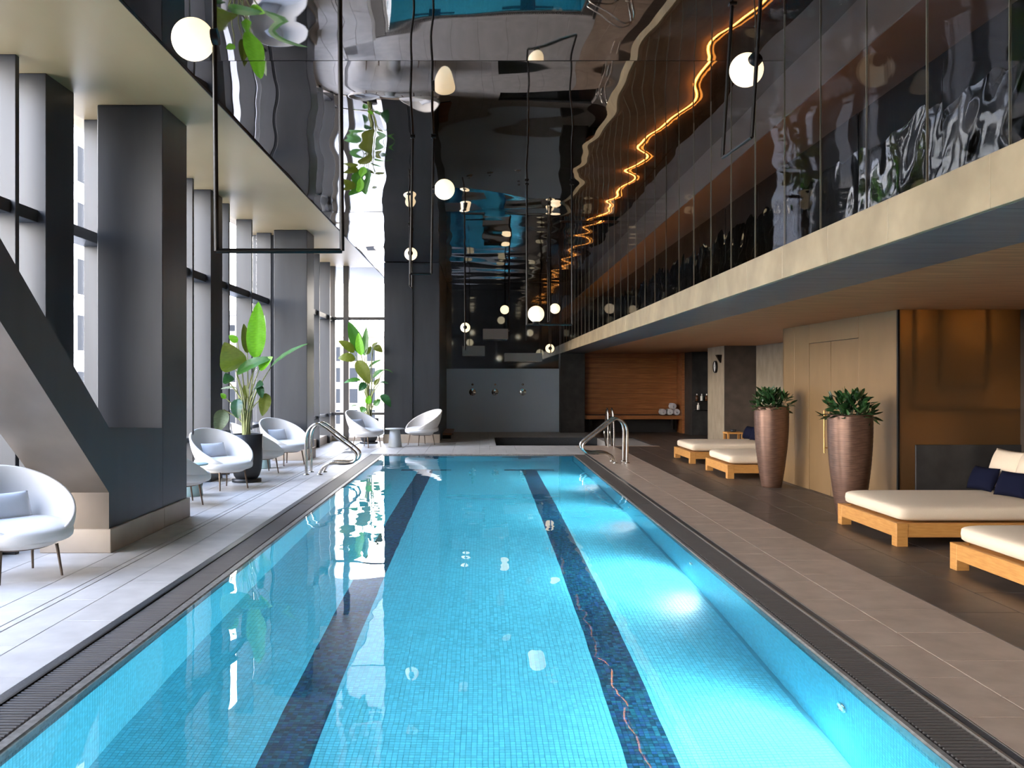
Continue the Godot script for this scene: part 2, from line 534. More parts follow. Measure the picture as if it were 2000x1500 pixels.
func build_floor() -> void:
	# slabs round the pool opening
	var fl := thing("floor_left", "pale stone tile deck along the window side of the pool", "floor", Vector3.ZERO, 0, "", "structure")
	lim(fl, "bed", -4.7, -2.44, -0.3, -0.012, -5, 29, M.grout_mid)
	lim(fl, "drain_slot", -3.125, -3.045, -0.1, -0.0095, 3.2, 21.0, M.gutter)
	tile_rows(fl, [-3.05, -2.79, -2.44], 3.2, 21.0, 1.17, 0.005, M.pale_stone)
	tile_rows(fl, [-4.6, -3.98, -3.38, -3.12], 3.2, 24.2, 1.17, 0.005, M.pale_stone)
	lim(fl, "near_slab", -4.7, -2.44, -0.02, 0.0, -5, 3.2, M.pale_stone)
	lim(fl, "drain_strip", -3.115, -3.06, -0.02, -0.001, 3.2, 21.0, M.pale_stone)
	var fr := thing("floor_right", "taupe stone tile deck along the lounge side of the pool", "floor", Vector3.ZERO, 0, "", "structure")
	lim(fr, "bed", 2.295, 3.21, -0.3, -0.012, -5, 22.3, M.grout_light)
	tile_rows(fr, [2.30, 2.63, 3.21], 3.2, 22.2, 0.586, 0.006, M.taupe_stone)
	lim(fr, "near_slab", 2.30, 3.21, -0.02, 0.0, -5, 3.2, M.taupe_stone)
	var fa := thing("floor_lounge", "dark brown stone tile floor under the daybeds", "floor", Vector3.ZERO, 0, "", "structure")
	lim(fa, "bed", 3.21, 7.2, -0.3, -0.012, -5, 29, M.grout_light)
	tile_rows(fa, [3.21, 3.707, 4.205, 4.70, 5.2, 5.7, 6.2, 6.7], 4.0, 22.2, 1.17, 0.007, M.dark_stone)
	tile_rows(fa, [4.3, 4.9, 5.5, 6.1, 6.7], 22.2, 28.4, 1.17, 0.007, M.dark_stone)
	lim(fa, "near_slab", 3.21, 7.2, -0.02, 0.0, -5, 4.0, M.dark_stone)
	lim(fa, "end_slab", 3.21, 4.3, -0.02, 0.0, 25.65, 28.4, M.dark_stone)
	lim(fa, "side_slab", 6.7, 7.2, -0.02, 0.0, 4.0, 28.4, M.dark_stone)
	var fe := thing("floor_end", "pale stone tile deck between the pool and the shower wall", "floor", Vector3.ZERO, 0, "", "structure")
	lim(fe, "bed", -2.44, 0.2, -0.3, -0.012, 20.05, 29, M.grout_mid)
	lim(fe, "bed", 0.2, 4.3, -0.3, -0.012, 20.05, 22.2, M.grout_dark)
	lim(fe, "bed", 0.2, 4.3, -0.3, -0.012, 25.65, 29, M.grout_dark)
	tile_rows(fe, [-3.05, -2.44, -1.84, -1.24, -0.64, -0.04, 0.2], 21.0 , 28.4, 1.17, 0.005, M.pale_stone)
	tile_rows(fe, [-3.05, -2.44, -1.84, -1.24, -0.64, -0.04, 0.56, 1.16, 1.76, 2.30], 20.05, 21.0, 0.95, 0.005, M.pale_stone, 0.0)
	tile_rows(fe, [0.2, 0.8, 1.4, 2.0, 2.30], 21.0, 22.2, 0.6, 0.005, M.pale_stone, 0.0)
	tile_rows(fe, [0.2, 0.8, 1.4, 2.0, 2.6, 3.21], 25.65, 28.4, 1.17, 0.005, M.pale_stone)
	lim_solo("wall_back", -4.9, 7.3, -0.3, 4.9, -5.3, -5.0, M.dark_wall, "plain dark wall behind the near end of the pool", "wall")

func mosaic(parent: Node, called: String, size: Vector3, xf: Callable, n1: int, n2: int, col: Callable) -> void:
	var mm := MultiMesh.new()
	mm.transform_format = MultiMesh.TRANSFORM_3D
	mm.use_colors = true
	mm.mesh = box(size)
	mm.mesh.surface_set_material(0, M.mosaic)
	mm.instance_count = n1 * n2
	for i in n1:
		for j in n2:
			mm.set_instance_transform(i * n2 + j, Transform3D(Basis.IDENTITY, xf.call(i, j)))
			mm.set_instance_color(i * n2 + j, col.call(i, j))
	var o := MultiMeshInstance3D.new()
	o.name = called
	o.multimesh = mm
	o.material_override = M.mosaic
	o.set_meta("kind", "stuff")
	parent.add_child(o, true)

const PX0 := -2.07
const PX1 := 1.96
const PD0 := 1.0
const PD1 := 19.6
const DEPTH := 1.15

func blue_tile() -> Color:
	var k := rng.randf_range(0.86, 1.08)
	return Color(0.105 * k, 0.585 * k, 0.75 * k)

func lane_tile() -> Color:
	var k := rng.randf_range(0.45, 1.5)
	var t := rng.randf()
	return Color(0.010 * k, lerpf(0.05, 0.10, t) * k, lerpf(0.15, 0.14, t) * k)

func build_pool() -> void:
	var pool := thing("swimming_pool", "long lap pool lined with turquoise mosaic and dark lane lines", "pool", Vector3.ZERO, 0, "", "structure")
	lim(pool, "basin_floor", PX0 - 0.2, PX1 + 0.2, -DEPTH - 0.25, -DEPTH - 0.004, PD0 - 0.2, PD1 + 0.2, M.pool_grout)
	lim(pool, "basin_wall", PX0 - 0.37, PX0 - 0.006, -DEPTH, -0.10, PD0 - 0.2, PD1 + 0.2, M.pool_grout)
	lim(pool, "basin_wall", PX1 + 0.006, PX1 + 0.37, -DEPTH, -0.10, PD0 - 0.2, PD1 + 0.2, M.pool_grout)
	lim(pool, "basin_wall", PX0, PX1, -DEPTH, -0.02, PD0 - 0.3, PD0, M.pool_grout)
	lim(pool, "basin_wall", PX0, PX1, -DEPTH, -0.10, PD1 + 0.006, PD1 + 0.4, M.pool_grout)
	var pitch := 0.031
	var ts := 0.0285
	var lanes := [-1.07, 0.935]
	for l in lanes:
		lim(pool, "lane_bed", l - 0.14, l + 0.14, -DEPTH - 0.006, -DEPTH - 0.0035, 3.0, 17.9, M.lane_grout)
	var nx := int((PX1 - PX0) / pitch)
	var nd := int((PD1 - 3.4) / pitch)
	var floor_color := func(i: int, j: int) -> Color:
		var x := PX0 + (i + 0.5) * pitch
		var d := PD1 - (j + 0.5) * pitch
		for l in lanes:
			if absf(x - l) < 0.14 and d < 17.9: return lane_tile()
			if absf(x - l) < 0.48 and d > 17.65 and d < 17.9: return lane_tile()
		return blue_tile()
	mosaic(pool, "floor_mosaic", Vector3(ts, 0.006, ts), func(i, j): return P(PX0 + (i + 0.5) * pitch, -DEPTH - 0.003, PD1 - (j + 0.5) * pitch), nx, nd, floor_color)
	var nh := int((DEPTH - 0.02) / pitch)
	var wall_color := func(i: int, j: int) -> Color:
		if j >= nh - 4: return Color(0.035, 0.07, 0.09) * rng.randf_range(0.6, 1.6)
		return blue_tile()
	mosaic(pool, "wall_mosaic", Vector3(0.006, ts, ts), func(i, j): return P(PX0 - 0.003, -DEPTH + (j + 0.5) * pitch, PD1 - (i + 0.5) * pitch), nd, nh, wall_color)
	mosaic(pool, "wall_mosaic", Vector3(0.006, ts, ts), func(i, j): return P(PX1 + 0.003, -DEPTH + (j + 0.5) * pitch, PD1 - (i + 0.5) * pitch), nd, nh, wall_color)
	var end_color := func(i: int, j: int) -> Color:
		var x := PX0 + (i + 0.5) * pitch
		var y := -DEPTH + (j + 0.5) * pitch
		for l in lanes:
			if absf(x - l) < 0.14 and y > -0.75: return lane_tile()
			if absf(x - l) < 0.48 and absf(y + 0.35) < 0.1: return lane_tile()
		return wall_color.call(i, j)
	mosaic(pool, "end_mosaic", Vector3(ts, ts, 0.006), func(i, j): return P(PX0 + (i + 0.5) * pitch, -DEPTH + (j + 0.5) * pitch, PD1 + 0.003), nx, nh, end_color)
	# stone lips between water and grate, gutters, outer mosaic bands
	lim(pool, "lip", PX0 - 0.075, PX0, -0.12, -0.004, PD0, PD1 + 0.06, M.lip_stone, 0.012)
	lim(pool, "lip", PX1, PX1 + 0.05, -0.12, -0.004, PD0, PD1 + 0.06, M.lip_stone, 0.012)
	lim(pool, "lip", PX0 - 0.075, PX1 + 0.05, -0.12, -0.004, PD1, PD1 + 0.06, M.lip_stone, 0.012)
	lim(pool, "gutter", -2.38, -2.14, -0.3, -0.06, PD0, PD1 + 0.3, M.gutter)
	lim(pool, "gutter", 2.01, 2.225, -0.3, -0.06, PD0, PD1 + 0.3, M.gutter)
	lim(pool, "gutter", -2.14, 2.01, -0.3, -0.06, PD1 + 0.06, PD1 + 0.28, M.gutter)
	lim(pool, "edge_band", -2.44, -2.385, -0.3, 0.0, PD0 - 3, 20.05, M.edge_mosaic)
	lim(pool, "edge_band", 2.24, 2.288, -0.3, 0.0, PD0 - 3, 20.05, M.edge_mosaic)
	lim(pool, "edge_band", -2.385, 2.24, -0.3, 0.0, PD1 + 0.32, 20.05, M.pale_stone)
	lim(pool, "metal_trim", 2.225, 2.24, -0.1, 0.003, PD0, 19.92, M.trim_metal)
	lim(pool, "metal_trim", 2.288, 2.296, -0.1, 0.002, PD0, 20.05, M.trim_metal)
	lim(pool, "metal_trim", -2.385, -2.37, -0.1, 0.001, PD0, 19.92, M.black_metal)
	lim(pool, "near_edge", -2.44, 2.3, -0.3, 0.0, -5, PD0, M.pale_stone)
	# overflow grates
	for s in [["overflow_grate", -2.37, -2.148, "dark slatted overflow grate between pool and pale deck", 0], ["overflow_grate", 2.013, 2.222, "dark slatted overflow grate between pool and taupe deck", 1]]:
		var g := thing(s[0], s[3], "grate")
		var pit := 0.036
		var w: float = s[2] - s[1]
		var slat := box(Vector3(w, 0.03, 0.021), 0.004)
		var d := 3.3
		var st := new_st()
		var k := 0
		while d < PD1 + 0.26:
			if k < 240: part(g, "slat", slat, M.grate, P((s[1] + s[2]) / 2, -0.02, d))
			else: add_box(st, P((s[1] + s[2]) / 2, -0.02, d), Vector3(w, 0.03, 0.021))
			d += pit
			k += 1
		var far := part(g, "far_slats", done(st), M.grate)
		far.set_meta("kind", "stuff")
		for e in [s[1] + 0.006, (s[1] + s[2]) / 2, s[2] - 0.006]:
			lim(g, "bearer", e - 0.006, e + 0.006, -0.06, -0.035, 3.2, PD1 + 0.28, M.grate)
	var ge := thing("overflow_grate", "dark slatted overflow grate across the far end of the pool", "grate")
	var ste := new_st()
	var x := -2.12
	while x < 2.0:
		add_box(ste, P(x, -0.02, PD1 + 0.17), Vector3(0.021, 0.03, 0.2))
		x += 0.036
	var es := part(ge, "slats", done(ste), M.grate)
	es.set_meta("kind", "stuff")
	# water
	var stw := new_st()
	add_grid(stw, 1, 1, func(u, v): return P(lerpf(PX0 - 0.002, PX1 + 0.002, u), -0.012, lerpf(PD0, PD1, v)))
	solo("pool_water", done(stw), M.water, "calm clear turquoise water filling the lap pool", "water", Vector3.ZERO, "", "structure")
	# underwater luminaires in the wall on the lounge side
	var nth := ["fifth", "fourth", "third", "second", "first"]
	for d in [1.6, 5.0, 8.6, 12.2, 15.9]:
		var l := thing("pool_light", "round underwater light in the pool wall, %s from the hot tub end" % nth.pop_front(), "pool light", P(PX1 - 0.002, -0.5, d), 0, "underwater lights in the pool wall")
		var ring := part(l, "ring", lathe([Vector2(0.055, 0), Vector2(0.055, 0.010), Vector2(0.044, 0.013), Vector2(0.044, 0.005)], 24), M.chrome)
		ring.rotation.z = PI / 2
		var lens := part(l, "lens", lathe([Vector2(0.046, 0.002), Vector2(0.046, 0.007), Vector2(0.03, 0.011), Vector2(0, 0.013)], 24), M.pool_lens)
		lens.rotation.z = PI / 2
		var sp := SpotLight3D.new()
		sp.name = "lens_light"
		sp.light_color = Color(0.97, 0.99, 1.0)
		sp.light_energy = 5.0
		sp.light_size = 0.015
		sp.spot_range = 30.0
		sp.spot_angle = 84.0
		sp.spot_angle_attenuation = 0.6
		sp.shadow_enabled = true
		l.add_child(sp)
		sp.position = Vector3(-0.06, 0, 0)
		sp.look_at_from_position(l.position + Vector3(-0.06, 0, 0), l.position + Vector3(-1, -0.35, 0))
	# hot tub
	var spa := thing("hot_tub", "square sunken hot tub lined with dark mosaic beyond the pool", "hot tub", Vector3.ZERO, 0, "", "structure")
	lim(spa, "basin_floor", 0.2, 4.3, -1.1, -1.0, 22.2, 25.65, M.edge_mosaic)
	lim(spa, "basin_wall", 0.2, 0.32, -1.0, 0.0, 22.2, 25.65, M.edge_mosaic)
	lim(spa, "basin_wall", 4.18, 4.3, -1.0, 0.0, 22.2, 25.65, M.edge_mosaic)
	lim(spa, "basin_wall", 0.32, 4.18, -1.0, 0.0, 22.2, 22.32, M.edge_mosaic)
	lim(spa, "basin_wall", 0.32, 4.18, -1.0, 0.0, 25.53, 25.65, M.edge_mosaic)
	lim(spa, "coping", 0.2, 0.36, 0.0, 0.012, 22.2, 25.65, M.pale_stone, 0.004)
	lim(spa, "coping", 2.296, 4.3, -0.02, 0.006, 22.2, 22.36, M.taupe_stone, 0.004)
	lim(spa, "coping", 0.36, 2.296, -0.02, 0.006, 22.2, 22.36, M.pale_stone, 0.004)
	var sts := new_st()
	add_grid(sts, 1, 1, func(u, v): return P(lerpf(0.31, 4.19, u), -0.17, lerpf(22.31, 25.54, v)))
	solo("hot_tub_water", done(sts), M.water, "dark teal water in the sunken hot tub", "water", Vector3.ZERO, "", "structure")

func column(called: String, x0: float, x1: float, d0: float, d1: float, label: String) -> Node3D:
	var c := thing(called, label, "column", Vector3.ZERO, 0, "", "structure")
	lim(c, "shaft", x0, x1, 0.0, CEIL, d0, d1, M.column_paint, 0.008)
	lim(c, "plinth", x0 - 0.03, x1 + 0.03, 0.0, 0.22, d0 - 0.03, d1 + 0.03, M.plinth_stone, 0.006)
	return c

func build_left_side() -> void:
	# main columns
	column("column", -4.16, -3.45, 9.98, 10.8, "massive dark column joined to the slanting brace")
	column("column", -4.12, -3.46, 18.3, 19.07, "massive grey column beside the handrail, beyond the tall plant")
	column("column", -4.16, -3.45, 1.68, 2.5, "massive dark column at the near end of the window side")
	# slanting brace
	var br := thing("brace", "broad slanting steel brace rising from a block at the dark column", "brace", Vector3.ZERO, 0, "", "structure")
	var st := new_st()
	var prof := [Vector2(8.54, 0.0), Vector2(8.54, 0.556), Vector2(3.3, 4.53), Vector2(2.6, 4.58), Vector2(2.5, 4.58), Vector2(4.2, 4.42), Vector2(8.54, 1.16), Vector2(9.98, 1.08), Vector2(9.98, 0.0)]
	prof = [Vector2(8.54, 0.0), Vector2(8.54, 0.556), Vector2(3.23, 4.58), Vector2(4.01, 4.58), Vector2(8.54, 1.16), Vector2(9.98, 1.08), Vector2(9.98, 0.0)]
	var xa := -4.05
	var xb := -3.45
	var mid := P((xa + xb) / 2, 1.0, 8.9)
	var st2 := new_st()
	for i in prof.size():
		var p: Vector2 = prof[i]
		var q: Vector2 = prof[(i + 1) % prof.size()]
		var e := q - p
		var nrm := Vector2(e.y, -e.x).normalized()
		var mm: Vector2 = (p + q) / 2
		poly(st2 if i < 2 else st, [P(xa, p.y, p.x), P(xb, p.y, p.x), P(xb, q.y, q.x), P(xa, q.y, q.x)], P((xa + xb) / 2, mm.y + nrm.y, mm.x + nrm.x))
	for xx in [xa, xb]:
		poly(st, [P(xx, 0.0, 8.54), P(xx, 0.556, 8.54), P(xx, 1.16, 8.54), P(xx, 1.08, 9.98), P(xx, 0, 9.98)], mid)
		poly(st, [P(xx, 0.556, 8.54), P(xx, 4.58, 3.23), P(xx, 4.58, 4.01), P(xx, 1.16, 8.54)], P(0.5 * (xa + xb), 2.0, 6.5))
	part(br, "beam", done(st), M.column_paint)
	part(br, "under_panel", done(st2), M.brace_panel)
	lim(br, "plinth", xa - 0.03, xb + 0.03, 0.0, 0.22, 8.51, 9.95, M.plinth_stone, 0.006)
	# glazing: pale low kerb, fins, transoms, panes
	var gx := -4.55
	var w := thing("window_1", "tall window wall with deep grey fins beside the pool", "window", Vector3.ZERO, 0, "", "structure")
	lim(w, "kerb", gx - 0.15, gx + 0.12, 0.0, 0.2, -5, 19.07, M.plinth_stone, 0.004)
	var fins := [-4.2, -2.6, -1.0, 0.6, 2.2, 3.75, 5.3, 6.9, 8.43, 10.55, 12.1, 13.6, 15.55, 17.1, 18.66]
	for d in fins:
		lim(w, "fin", gx, gx + 0.29, 0.0, CEIL, d, d + 0.07, M.column_paint, 0.004)
	for d in [[8.955, 9.57], [14.42, 15.06], [3.0, 3.6]]:
		lim(w, "pier", gx, gx + 0.32, 0.0, CEIL, d[0], d[1], M.column_paint, 0.004)
	for y in [[0.68, 0.75], [3.13, 3.25]]:
		lim(w, "transom", gx - 0.02, gx + 0.24, y[0], y[1], -5, 18.7, M.column_paint, 0.004)
	for i in fins.size() - 1:
		lim(w, "pane", gx - 0.012, gx - 0.004, 0.2, CEIL, fins[i] + 0.03, fins[i + 1] + 0.03, M.clear_glass)
	var w2 := thing("window_2", "short window bay with grey fins past the second column", "window", Vector3.ZERO, 0, "", "structure")
	var g2 := -4.1
	lim(w2, "kerb", g2 - 0.15, g2 + 0.2, 0.0, 0.2, 19.07, 24.1, M.plinth_stone, 0.004)
	lim(w2, "return", gx - 0.15, g2, 0.0, CEIL, 18.95, 19.05, M.column_paint)
	for d in [19.07, 20.3, 21.8, 23.3]:
		lim(w2, "fin", g2, g2 + 0.27, 0.0, CEIL, d, d + 0.07, M.column_paint, 0.004)
	for y in [[0.68, 0.75], [3.13, 3.25]]:
		lim(w2, "transom", g2 - 0.02, g2 + 0.22, y[0], y[1], 19.07, 24.1, M.column_paint, 0.004)
	for k in [[19.1, 20.33], [20.33, 21.83], [21.83, 23.33], [23.33, 24.1]]:
		lim(w2, "pane", g2 - 0.012, g2 - 0.004, 0.2, CEIL, k[0], k[1], M.clear_glass)
	var w3 := thing("window_3", "bright end window with slim bronze mullions behind the potted plant", "window", Vector3.ZERO, 0, "", "structure")
	lim(w3, "kerb", g2, -2.5, 0.0, 0.1, 24.1, 24.3, M.plinth_stone, 0.004)
	lim(w3, "mullion", -4.12, -3.83, 0.0, CEIL, 24.12, 24.3, M.bronze_frame, 0.004)
	lim(w3, "mullion", -3.61, -3.47, 0.0, CEIL, 24.1, 24.3, M.bronze_frame, 0.004)
	for y in [[0.68, 0.75], [3.17, 3.25]]:
		lim(w3, "transom", -4.1, -2.4, y[0], y[1], 24.12, 24.26, M.bronze_frame, 0.004)
	lim(w3, "pane", -3.83, -3.61, 0.1, CEIL, 24.18, 24.19, M.clear_glass)
	lim(w3, "pane", -3.47, -2.45, 0.1, CEIL, 24.18, 24.19, M.clear_glass)
	# end pier of the window side
	var pier := thing("column", "wide grey end pier between bright window and shower wall", "column", Vector3.ZERO, 0, "", "structure")
	lim(pier, "shaft", -2.47, -1.745, 0.0, CEIL, 23.4, 28.6, M.column_paint, 0.006)
	lim(pier, "shaft", -1.755, -1.066, 0.0, CEIL, 23.44, 28.6, M.column_paint, 0.006)
	lim(pier, "plinth", -2.49, -1.05, 0.0, 0.22, 23.36, 23.6, M.plinth_stone, 0.006)

func build_ceiling() -> void:
	var so := thing("ceiling_soffit", "broad beige painted soffit above the window columns", "ceiling", Vector3.ZERO, 0, "", "structure")
	lim(so, "panel", -4.75, -2.84, CEIL, CEIL + 0.3, -5, 24.4, M.soffit_paint)
	lim(so, "panel", -4.75, -2.84, CEIL, CEIL + 0.3, 24.4, 28.6, M.plaster)
	# stretched mirror film ceiling in long panels with real waviness
	var ce := thing("ceiling", "dark mirror-like stretched film ceiling in long wavy panels", "ceiling", Vector3.ZERO, 0, "", "structure")
	var n1 := FastNoiseLite.new()
	n1.noise_type = FastNoiseLite.TYPE_SIMPLEX_SMOOTH
	n1.frequency = 1.0
	n1.fractal_octaves = 2
	n1.seed = 31
	var seams := [-5.0, 0.0, 8.65, 17.3, 25.95, 28.6]
	for k in seams.size() - 1:
		var a: float = seams[k] + 0.006
		var b: float = seams[k + 1] - 0.006
		var wavy := func(u: float, v: float) -> Vector3:
			var x := lerpf(-2.84, 2.95, u)
			var d := lerpf(a, b, v)
			var edge := minf(minf(d - a, b - d) * 1.2, 1.0)
			var h := n1.get_noise_2d(x * 0.28 + k * 17.0, d * 0.30) * 0.022 + n1.get_noise_2d(x * 0.5 + 40.0, d * 0.6 + k * 9.0) * 0.004
			h += 0.010 * exp(-minf(d - a, b - d) * 2.2)
			return P(x, CEIL + 0.012 + h * (0.3 + 0.7 * edge), d)
		var st := new_st()
		add_grid(st, 58, int((b - a) / 0.1), func(u, v): return wavy.call(u, 1.0 - v))
		part(ce, "panel", done(st), M.ceiling_mirror)
	lim(ce, "slab", -2.84, 7.3, CEIL + 0.08, CEIL + 0.35, -5.3, 28.7, M.dark_wall)
	lim(ce, "edge_trim", -2.845, -2.835, CEIL - 0.003, CEIL + 0.08, -5, 28.6, M.black_metal)

func build_balcony() -> void:
	var y0 := 2.405
	var y1 := 2.664
	var b := thing("balcony", "long balcony slab with beige stone edge panels above the daybeds", "balcony", Vector3.ZERO, 0, "", "structure")
	lim(b, "core", 2.42, 7.2, y0 + 0.03, y1 - 0.01, -5, 28.6, M.dark_wall)
	var d := -4.9
	var joints := [3.36, 4.33, 5.42, 6.36, 7.32, 8.3]
	var cuts := [-5.0, -3.5, -2.4, -1.3, -0.2, 0.9, 2.1]
	cuts.append_array(joints)
	d = 9.3
	while d < 28.2:
		cuts.append(d)
		d += 1.0
	cuts.append(28.5)
	for i in cuts.size() - 1:
		lim(b, "edge_panel", 2.39, 2.425, y0, y1, cuts[i] + 0.002, cuts[i + 1] - 0.002, M.fascia_stone, 0.003)
		lim(b, "soffit_panel", 2.425, 3.17, y0, y0 + 0.03, cuts[i] + 0.0015, cuts[i + 1] - 0.0015, M.slate, 0.002)
	lim(b, "wood_soffit", 3.172, 7.0, y0 + 0.004, y0 + 0.03, -5, 28.5, M.wood_soffit)
	lim(b, "walkway", 2.43, 3.62, y1 - 0.01, y1, -5, 28.5, M.walkway_wood)
	# frameless glass wall on the slab
	var gw := thing("glass_wall", "frameless glass panes standing on the balcony edge", "glass wall", Vector3.ZERO, 0, "", "structure")
	var g := 4.3 - 0.8 * 11
	while g < 28.0:
		lim(gw, "pane", 2.462, 2.474, y1, CEIL + 0.01, g + 0.003, g + 0.797, M.balcony_glass)
		lim(gw, "joint", 2.462, 2.474, y1, CEIL + 0.01, g - 0.003, g + 0.003, M.glass_edge)
		g += 0.8
	# rear wall of the upper walk: wavy dark mirror panels
	var rw := thing("wall_upper", "dark wavy mirror panels along the rear of the upper walkway", "wall", Vector3.ZERO, 0, "", "structure")
	var n1 := FastNoiseLite.new()
	n1.noise_type = FastNoiseLite.TYPE_SIMPLEX_SMOOTH
	n1.seed = 77
	n1.frequency = 1.0
	var a := -4.0
	var k := 0
	while a < 28.3:
		var e := minf(a + 1.6, 28.5)
		var kk := k
		var st := new_st()
		var a0 := a
		add_grid(st, 20, 20, func(u, v):
			var dd := lerpf(a0 + 0.004, e - 0.004, v)
			var yy := lerpf(y1, 4.17, u)
			return P(3.6 + 0.010 * n1.get_noise_2d(dd * 0.8 + kk * 3.1, yy * 0.9) + 0.004 * n1.get_noise_2d(dd * 2.2, yy * 2.0 + kk), yy, dd))
		part(rw, "panel", done(st), M.corridor_mirror)
		a += 1.6
		k += 1
	lim(rw, "backing", 3.63, 3.9, y1, CEIL + 0.08, -5, 28.6, M.dark_wall)
	var bh := thing("ceiling_bulkhead", "dropped dark brown bulkhead over the upper walkway", "ceiling", Vector3.ZERO, 0, "", "structure")
	lim(bh, "box", 2.95, 3.65, 4.15, CEIL + 0.08, -5, 28.6, M.bulkhead, 0.006)
	# linear light at the foot of that wall
	var ls := thing("light_strip", "warm orange light strip along the foot of the upper mirror wall", "light strip")
	lim(ls, "channel", 3.545, 3.575, y1, y1 + 0.012, -5, 28.4, M.brass)
	lim(ls, "diffuser", 3.55, 3.57, y1 + 0.012, y1 + 0.03, -5, 28.4, M.led)
	for i in 4:
		var al := AreaLight3D.new()
		al.name = "strip_light"
		al.light_color = Color(1.0, 0.62, 0.28)
		al.light_energy = 0.9
		al.area_size = Vector2(0.03, 8.0)
		al.area_range = 40.0
		al.shadow_enabled = true
		ls.add_child(al, true)
		al.look_at_from_position(P(3.53, y1 + 0.045, -0.6 + i * 8.2), P(2.53, y1 + 0.40, -0.6 + i * 8.2), Vector3.FORWARD)

func build_end() -> void:
	var w := thing("wall_end", "dark mirror-glossy shower wall at the far end", "wall", Vector3.ZERO, 0, "", "structure")
	lim(w, "body", -1.4, 7.3, -0.3, CEIL + 0.1, HALL_END + 0.02, HALL_END + 0.3, M.dark_wall)
	for k in [[-1.066, 2.395]]:
		lim(w, "glass_panel", k[0], k[1] - 0.005, 1.95, CEIL + 0.01, HALL_END, HALL_END + 0.02, M.wall_mirror)
		lim(w, "frosted_panel", k[0], k[1] - 0.005, 0.0, 1.945, HALL_END - 0.01, HALL_END + 0.02, M.frosted_glass)
	lim(w, "upper_panel", 2.46, 3.6, 2.664, 4.2, HALL_END, HALL_END + 0.02, M.wall_mirror)
	lim_solo("wall_stone", 2.40, 3.14, 0.0, 2.41, HALL_END - 0.35, HALL_END + 0.015, M.black_stone, "black stone wall panel between shower wall and timber recess", "wall")
	# timber recess with bench
	var t := thing("wall_timber", "horizontal timber board wall of the towel recess", "wall", Vector3.ZERO, 0, "", "structure")
	var bh := 0.158
	var y := 0.55
	while y < 2.4:
		lim(t, "board", 3.15, 6.0, y + 0.002, minf(y + bh - 0.002, 2.405), HALL_END - 0.06, HALL_END - 0.02, M.wood_wall, 0.003)
		y += bh
	lim_solo("wall_cheek", 6.005, 6.08, 0.0, 2.405, HALL_END - 0.75, HALL_END, M.wood_wall, "narrow timber cheek wall closing the towel recess", "wall", "structure", 0.003)
	lim(t, "lower_back", 3.15, 6.0, 0.0, 0.55, HALL_END - 0.02, HALL_END + 0.02, M.dark_wall)
	var bn := thing("towel_bench", "long timber bench board fixed in the towel recess", "bench")
	lim(bn, "seat", 3.15, 6.0, 0.42, 0.53, HALL_END - 0.7, HALL_END - 0.062, M.wood_wall, 0.005)
	lim(bn, "bracket", 3.3, 3.36, 0.1, 0.42, HALL_END - 0.4, HALL_END - 0.07, M.black_metal)
	lim(bn, "bracket", 5.8, 5.86, 0.1, 0.42, HALL_END - 0.4, HALL_END - 0.07, M.black_metal)
	lim_solo("wall_niche", 6.08, 6.9, 0.0, 2.41, 26.6, HALL_END, M.black_stone, "black stone wall beside the towel recess", "wall")
	# rain shower heads and valves on the shower wall
	for s in [[903, 947, 676, 695, "low rectangular rain shower head above the first valve"], [943, 992, 643, 663, "highest rectangular rain shower head on the shower wall"], [985, 1058, 690, 706, "widest rectangular rain shower head above the last valve"]]:
		var dd := 28.0
		var a := px(s[0], s[3], dd)
		var b := px(s[1], s[2], dd)
		var h := thing("rain_shower", s[4], "shower head", P((a.x + b.x) / 2, a.y, dd), 0, "rain shower heads")
		part(h, "body", box(Vector3(b.x - a.x, b.y - a.y, 0.5), 0.01), M.grey_table, Vector3(0, (b.y - a.y) / 2, 0))
		part(h, "spray_plate", box(Vector3(b.x - a.x - 0.16, 0.02, 0.36), 0.004), M.chrome, Vector3(0, -0.01, 0))
		part(h, "arm", box(Vector3(0.06, 0.06, 0.05)), M.chrome, Vector3(0, (b.y - a.y) / 2, -0.272))
	for s in [[923, "first round chrome shower valve beside the grey pier"], [967, "middle round chrome shower valve"], [1021, "last round chrome shower valve towards the black stone panel"]]:
		var p := px(s[0], 766, HALL_END)
		var v := thing("shower_valve", s[1], "shower valve", P(p.x, p.y, HALL_END - 0.01), 0, "shower valves")
		var pl := part(v, "plate", lathe([Vector2(0.11, 0), Vector2(0.11, 0.012), Vector2(0.10, 0.018), Vector2(0, 0.018)], 28), M.chrome)
		pl.rotation.x = PI / 2
		var kn := part(v, "knob", lathe([Vector2(0.045, 0.018), Vector2(0.045, 0.07), Vector2(0.035, 0.08), Vector2(0, 0.08)], 20), M.steel)
		kn.rotation.x = PI / 2
		part(v, "lever", box(Vector3(0.018, 0.12, 0.018), 0.005), M.chrome, Vector3(0, -0.05, 0.075))
		var bt := part(v, "push_button", lathe([Vector2(0.035, 0), Vector2(0.035, 0.02), Vector2(0, 0.02)], 20), M.chrome, Vector3(0, 0.235, 0))
		bt.rotation.x = PI / 2
	var be := thing("low_bench", "low dark timber bench beside the grey end pier", "bench")
	lim(be, "seat", -1.05, -0.8, 0.10, 0.16, 25.0, 27.2, M.wood_wall, 0.004)
	lim(be, "support", -1.05, -0.83, 0.0, 0.10, 25.1, 25.2, M.black_metal)
	lim(be, "support", -1.05, -0.83, 0.0, 0.10, 27.0, 27.1, M.black_metal)

